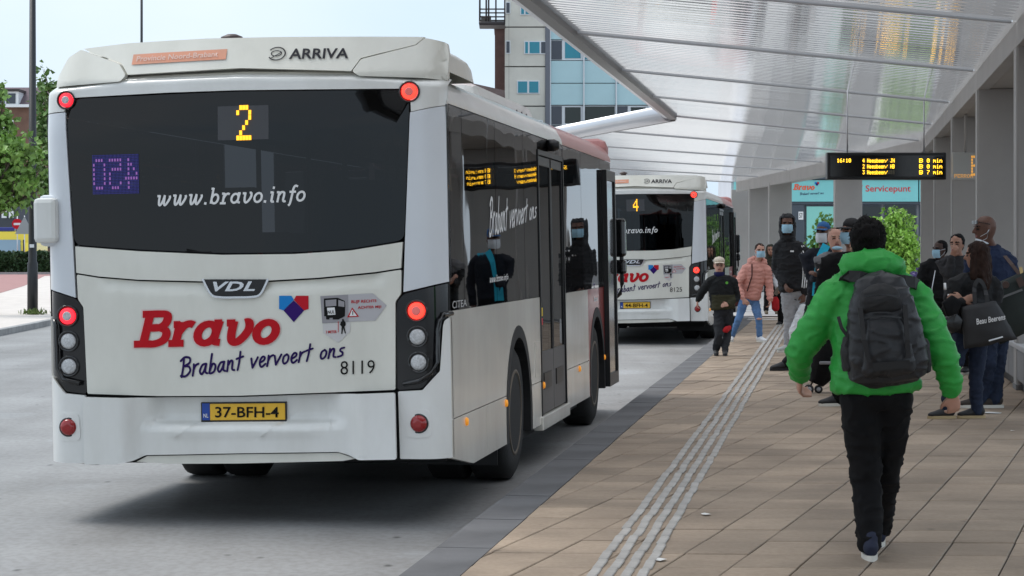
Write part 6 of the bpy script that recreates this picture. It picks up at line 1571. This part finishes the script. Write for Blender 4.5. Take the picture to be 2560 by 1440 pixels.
# ---------------------------------------------------------------- stroller glimpsed under the green sleeve
SY_ = feetY(985)
st = setp(empty('baby_stroller', Vector((at(2056, 985, SY_).x, SY_, PZ))), 'black baby stroller glimpsed under the green sleeve', 'stroller')
o_ = st.location
def sl(x, y, d=0.): return at(x, y, SY_ + d) - o_
for px, d in ((2022, 0), (2046, .12), (2094, .55), (2110, .2)):
    m = MB(); c = at(px, 973, SY_ + d) - o_; r = c.z; m.lathe([(-.02, r * .6), (-.02, r), (.02, r), (.02, r * .6)], 'y', (c.x, c.y, r), 22); w_ = m.build('wheel', m_dark, st)
    m = MB(); m.lathe([(-.015, r * .6), (-.022, r * .5), (-.022, r * .15)], 'y', (c.x, c.y, r), 16); m.build('wheel_hub', M('hub_grey', (.4, .4, .42), .4), w_)
bm = bmesh.new(); loft(bm, [(sl(2040, 960, .2), .08, .12), (sl(2055, 925, .2), .16, .2), (sl(2068, 880, .2), .18, .22), (sl(2080, 830, .2), .17, .2), (sl(2082, 810, .2), .08, .1)], Vector((1, 0, 0)), 18); me = remesh(bm, .014, 2); mesh_obj('seat', me, black_c, st)
for a in (((2022, 973), (2060, 900), (2095, 800)), ((2094, 973), (2070, 910), (2050, 860))):
    m = MB(); m.tube([sl(*p, .1) for p in a], .014, 8); m.build('frame', m_dark, st)
m = MB(); p, q = sl(2048, 903), sl(2092, 911); m.box((p.x, -.05, q.z), (q.x, .0, p.z)); m.build('tray', M('tray_grey', (.25, .25, .26), .4), st, bevel=.01)
# ---------------------------------------------------------------- right group
RY = 29.0
J = guess(2352, 597, RY); J.update(head=(2350, 625, -.03))
rm, g, hd, kk, HL = person('masked person with short black hair in a black zipped jacket beside the column', RY, J, (-1, -.55), 1.68, 'dark', black_c, black_c, m_shoeb, hair='short', mask=m_mask, puff=1.12, seed=22, vox=1.2)
m = MB(); m.tube([at(2338, 676, RY - .17), at(2330, 720, RY - .19), at(2328, 790, RY - .19)], .006, 5); m.build('zip', m_gutter, rm)
HYR = 27.0
J = guess(2398, 582, HYR); J.update(head=(2392, 612, -.02), wrL=(2380, 640, -.16), elL=(2372, 690, -.1), haL=(2388, 622, -.2), hvL=(-.3, -1, 0))
hp_, g, hd, kk, HL = person('person in a black headscarf holding a hand to the mouth', HYR, J, (-.6, -1), 1.72, 'tan', cloth('grey_black', (.035, .035, .038)), black_c, m_shoeb, hair='bushy', hairm=black_c, puff=1.05, seed=24, vox=1.2)
# woman with long brown hair
WY_ = feetY(1046)
J = dict(head=(2440, 640, 0), neck=(2440, 688, .0), pel=(2425, 835, .02), shL=(2392, 712, -.08), shR=(2486, 716, .06), elL=(2366, 780, -.12), elR=(2488, 776, -.02), wrL=(2408, 752, -.28), wrR=(2405, 750, -.26), haL=(2425, 746, -.28), haR=(2378, 742, -.28), hvL=(0, -1, .2), hvR=(0, -1, .2),
 hpL=(2404, 850, -.02), hpR=(2446, 850, .04), knL=(2374, 945, -.05), knR=(2440, 945, .0), anL=(2368, 1028, -.02), anR=(2442, 1032, .02))
bw, g, hd, kk, HL = person('woman with long brown hair and crossed arms in a black jacket and jeans', WY_, J, (-.75, .12), 1.63, 'tan', cloth('black_bomber', (.012, .012, .013), .7), denimd, m_shoeb, hair='long', hairm=m_hairbr, puff=1.12, hem=-.0, seed=26, face_dir=(-.8, .25), sole=M('sole_jute', (.42, .32, .18), .8), footdirs=((-1, -.15), (-1, -.1)), leg=.95)
bm = bmesh.new(); bm.faces.new([bm.verts.new(at(x, y, WY_ - .30)) for x, y in ((2374, 706), (2402, 690), (2412, 700), (2398, 722), (2376, 728))]); bm.free()
for x, y in ((2362, 716), (2372, 744)): 
    m = MB(); m.tube([at(x, y - 8, WY_ - .2), at(x + 1, y + 8, WY_ - .22)], .012, 6); m.build('cuff_stripe', m_lwhite, bw)
bm = bmesh.new(); c_ = HL(.08, -.02, -.3); 
for k in range(60):
    a = c_ + Vector((random.gauss(.05, .03), random.gauss(0, .04), random.gauss(0, .03))); leaf(bm, a, random.uniform(.10, .2), Vector((random.gauss(.1, .2), random.gauss(0, .2), -1)), rv(0), .05)
bm_obj('loose_hair_ends', bm, m_hairred, bw)
# small shoulder bag at the waist
hb = setp(empty('handbag', at(2385, 830, WY_ - .28)), 'small glossy black handbag at the waist of the woman with crossed arms', 'handbag'); hb_o = hb.location
m_gl = M('patent_black', (.010, .010, .011), .2, bump=(20, .3, .01))
bm = bmesh.new(); loft(bm, [(at(2362, 806, WY_ - .3), .03, .05), (at(2384, 806, WY_ - .3), .05, .10), (at(2404, 812, WY_ - .3), .04, .06)], Vector((0, 1, 0)), 14, sq=3); me = remesh(bm, .009, 2); me.transform(Matrix.Translation(-hb_o)); mesh_obj('bag_body', me, m_gl, hb)
bm = bmesh.new(); loft(bm, [(at(2360, 772, WY_ - .3), .04, .06), (at(2380, 765, WY_ - .3), .05, .10), (at(2398, 772, WY_ - .3), .04, .07)], Vector((0, 1, 0)), 14, sq=3); me = remesh(bm, .009, 2); me.transform(Matrix.Translation(-hb_o)); mesh_obj('bag_pouch', me, black_c, hb)
# bald person
KY2 = feetY(1020)
J = dict(head=(2462, 574, -.02), neck=(2478, 622, .03), pel=(2480, 800, .06), shL=(2432, 655, -.08), shR=(2522, 660, .10), elL=(2428, 720, -.1), elR=(2534, 726, .1), wrL=(2432, 782, -.16), wrR=(2520, 780, -.02), hpL=(2462, 815, .02), hpR=(2496, 815, .1), knL=(2470, 910, -.02), knR=(2492, 910, .1), anL=(2448, 1004, .02), anR=(2486, 1004, .02))
bd, g, hd, kk, HL = person('bald person in a navy shirt with sunglasses pushed up on the head', KY2, J, (-.9, .15), 1.83, 'brown', cloth('navy_shirt', (.018, .028, .065)), denimd, M('shoe_brown', (.045, .035, .028), .8), hair='none', puff=1.12, hem=.08, seed=28, face_dir=(-1, -.12), waist=1.08, leg=1.1, footdirs=((-1, 0), (-1, 0)))
m = MB()
for sx in (-1, 1): m.box((-.034, -.006, -.018), (.034, .006, .018), Matrix.Translation(HL(sx * .036, .090, .062)) @ hd.to_4x4())
for sx in (-1, 1): m.tube([HL(sx * .068, .075, .064), HL(sx * .082, -.02, .045)], .004, 5)
m.build('sunglasses', m_blackg, bd, bevel=.003)
m = MB()
for z in (-.03, -.075): m.tube([HL(-.082, -.01, .0), HL(-.085, .01, z), HL(-.06, .06, z - .03)], .003, 5); m.tube([HL(.082, -.01, .0), HL(.085, .01, z), HL(.06, .06, z - .03)], .003, 5)
m.build('mask_loops', m_maskw, bd)
bm = bmesh.new(); loft(bm, [(HL(0, .02, -.10), .062, .07), (HL(0, .03, -.125), .060, .065), (HL(0, .02, -.14), .04, .05)], hd @ Vector((1, 0, 0)), 14); bm_obj('lowered_mask', bm, m_maskw, bd, smooth=True)
# big dark weekend bag and tote
TB_ = WY_ - .32
wb = setp(empty('weekend_bag', at(2530, 860, KY2 - .55)), 'large dark green weekend bag hanging from a shoulder at the right edge', 'bag'); o_ = wb.location
def slab_bag(root, corners, Y, th, mat, name, seed, amp=.008):
    o_ = root.location; bm = bmesh.new(); n = 10
    tl, tr, br, bl_ = [Vector((*c, 0)) for c in corners]
    for sgn in (-1, 1):
        rows = []
        for j in range(n + 1):
            row = []
            for i in range(n + 1):
                u, v = i / n, j / n; q = (tl*(1-u)+tr*u)*(1-v) + (bl_*(1-u)+br*u)*v
                bulge = (math.sin(math.pi*u)*math.sin(math.pi*(.15+.85*v)))**.5 if 0 < u < 1 else 0
                p = at(q.x, q.y, Y); p.y += sgn * th * (.25 + .75 * max(0, bulge)); row.append(bm.verts.new(p - o_))
            rows.append(row)
        for A, C in zip(rows, rows[1:]):
            for i in range(n): bm.faces.new((A[i], A[i+1], C[i+1], C[i]) if sgn < 0 else (A[i], C[i], C[i+1], A[i+1]))
        if sgn < 0: F0 = rows
        else:
            ring0 = [F0[0][i] for i in range(n+1)] + [F0[j][n] for j in range(1, n+1)] + [F0[n][i] for i in range(n-1, -1, -1)] + [F0[j][0] for j in range(n-1, 0, -1)]
            ring1 = [rows[0][i] for i in range(n+1)] + [rows[j][n] for j in range(1, n+1)] + [rows[n][i] for i in range(n-1, -1, -1)] + [rows[j][0] for j in range(n-1, 0, -1)]
            for k in range(len(ring0)): bm.faces.new((ring0[k], ring1[k], ring1[(k+1) % len(ring0)], ring0[(k+1) % len(ring0)]))
    bmesh.ops.recalc_face_normals(bm, faces=bm.faces)
    me = bpy.data.meshes.new(name); bm.to_mesh(me); bm.free()
    me.polygons.foreach_set('use_smooth', [True] * len(me.polygons)); wrinkle(me, 0, None, fold_fn(amp, seed))
    return mesh_obj(name, me, mat, root)
YW = KY2 - .55
m_wk = M('bag_dark_green', (.016, .024, .022), .65, var=(8, .25), bump=(200, .3, .003)); m_lea = M('leather_brown', (.06, .03, .022), .6)
slab_bag(wb, ((2478, 716), (2600, 660), (2640, 800), (2500, 860)), YW, .10, m_wk, 'bag_body', 33)
strap('carry_strap', [at(2512, 640, YW + .3), at(2530, 662, YW + .05), at(2552, 690, YW - .06)], .035, m_lea, wb); strap('zip_strip', [at(2488, 750, YW - .125), at(2525, 736, YW - .125), at(2556, 724, YW - .125)], .02, M('zip_grey', (.12, .12, .12), .5), wb)
m = MB(); m.lathe([(0, .035), (-.008, .03)], 'y', at(2514, 712, YW - .115) - o_, 16); m.build('round_patch', m_lea, wb)
strap('corner_patch', [at(2546, 694, YW - .12), at(2556, 716, YW - .125)], .06, m_lea, wb); strap('clasp', [at(2551, 668, YW - .06), at(2556, 690, YW - .07)], .03, M('brass', (.45, .32, .15), .35, .9), wb)
tt = setp(empty('tote_bag', at(2455, 870, TB_)), 'black tote bag with white lettering on the arm of the brown haired woman', 'bag'); o_ = tt.location
m_tote = M('tote_black', (.022, .022, .024), .6, var=(6, .25))
slab_bag(tt, ((2405, 768), (2490, 752), (2540, 846), (2412, 872)), TB_, .06, m_tote, 'bag_body', 35, .012)
for a in (((2438, 765), (2436, 720), (2446, 700), (2460, 715), (2470, 760)),): strap('handle', [at(x, y, TB_ - .02 + .12 * (y < 730)) for x, y in catmull(list(a), 4)], .035, m_tote, tt)
bm = fit(text_bm('Beau Beerens', .015), ((2441, 797), (2513, 785), (2513, 799), (2442, 812)), lambda x, y, l: at(x, y, TB_ - .085) - o_); bm_obj('lettering', bm, m_lwhite, tt)
strap('white_line', [at(2472, 852, TB_ - .07), at(2507, 842, TB_ - .07)], .012, m_wframe, tt)
# ---------------------------------------------------------------- litter on the slabs
for i, (px, py, w_, lb_) in enumerate(((2482, 1034, .075, 'white paper scrap on the slabs beside the brown shoes'), (1652, 1402, .03, 'pale leaf scrap beside the end of the guide strip'), (1766, 1289, .03, 'pale scrap on the slabs right of the guide strip'), (2532, 1079, .02, 'tiny white crumb near the right edge'))):
    p = gp(px, py); bm = bmesh.new(); n = 7
    vs = [bm.verts.new((p.x + w_ * math.cos(2*math.pi*k/n) * random.uniform(.7, 1.2), p.y + w_ * 1.6 * math.sin(2*math.pi*k/n) * random.uniform(.6, 1.1), PZ + .006 + .006 * random.random())) for k in range(n)]
    bm.faces.new(vs); bmesh.ops.solidify(bm, geom=bm.faces[:], thickness=.002)
    setp(bm_obj('paper_scrap', bm, M('paper', (.7, .69, .66), .8)), lb_, 'litter')
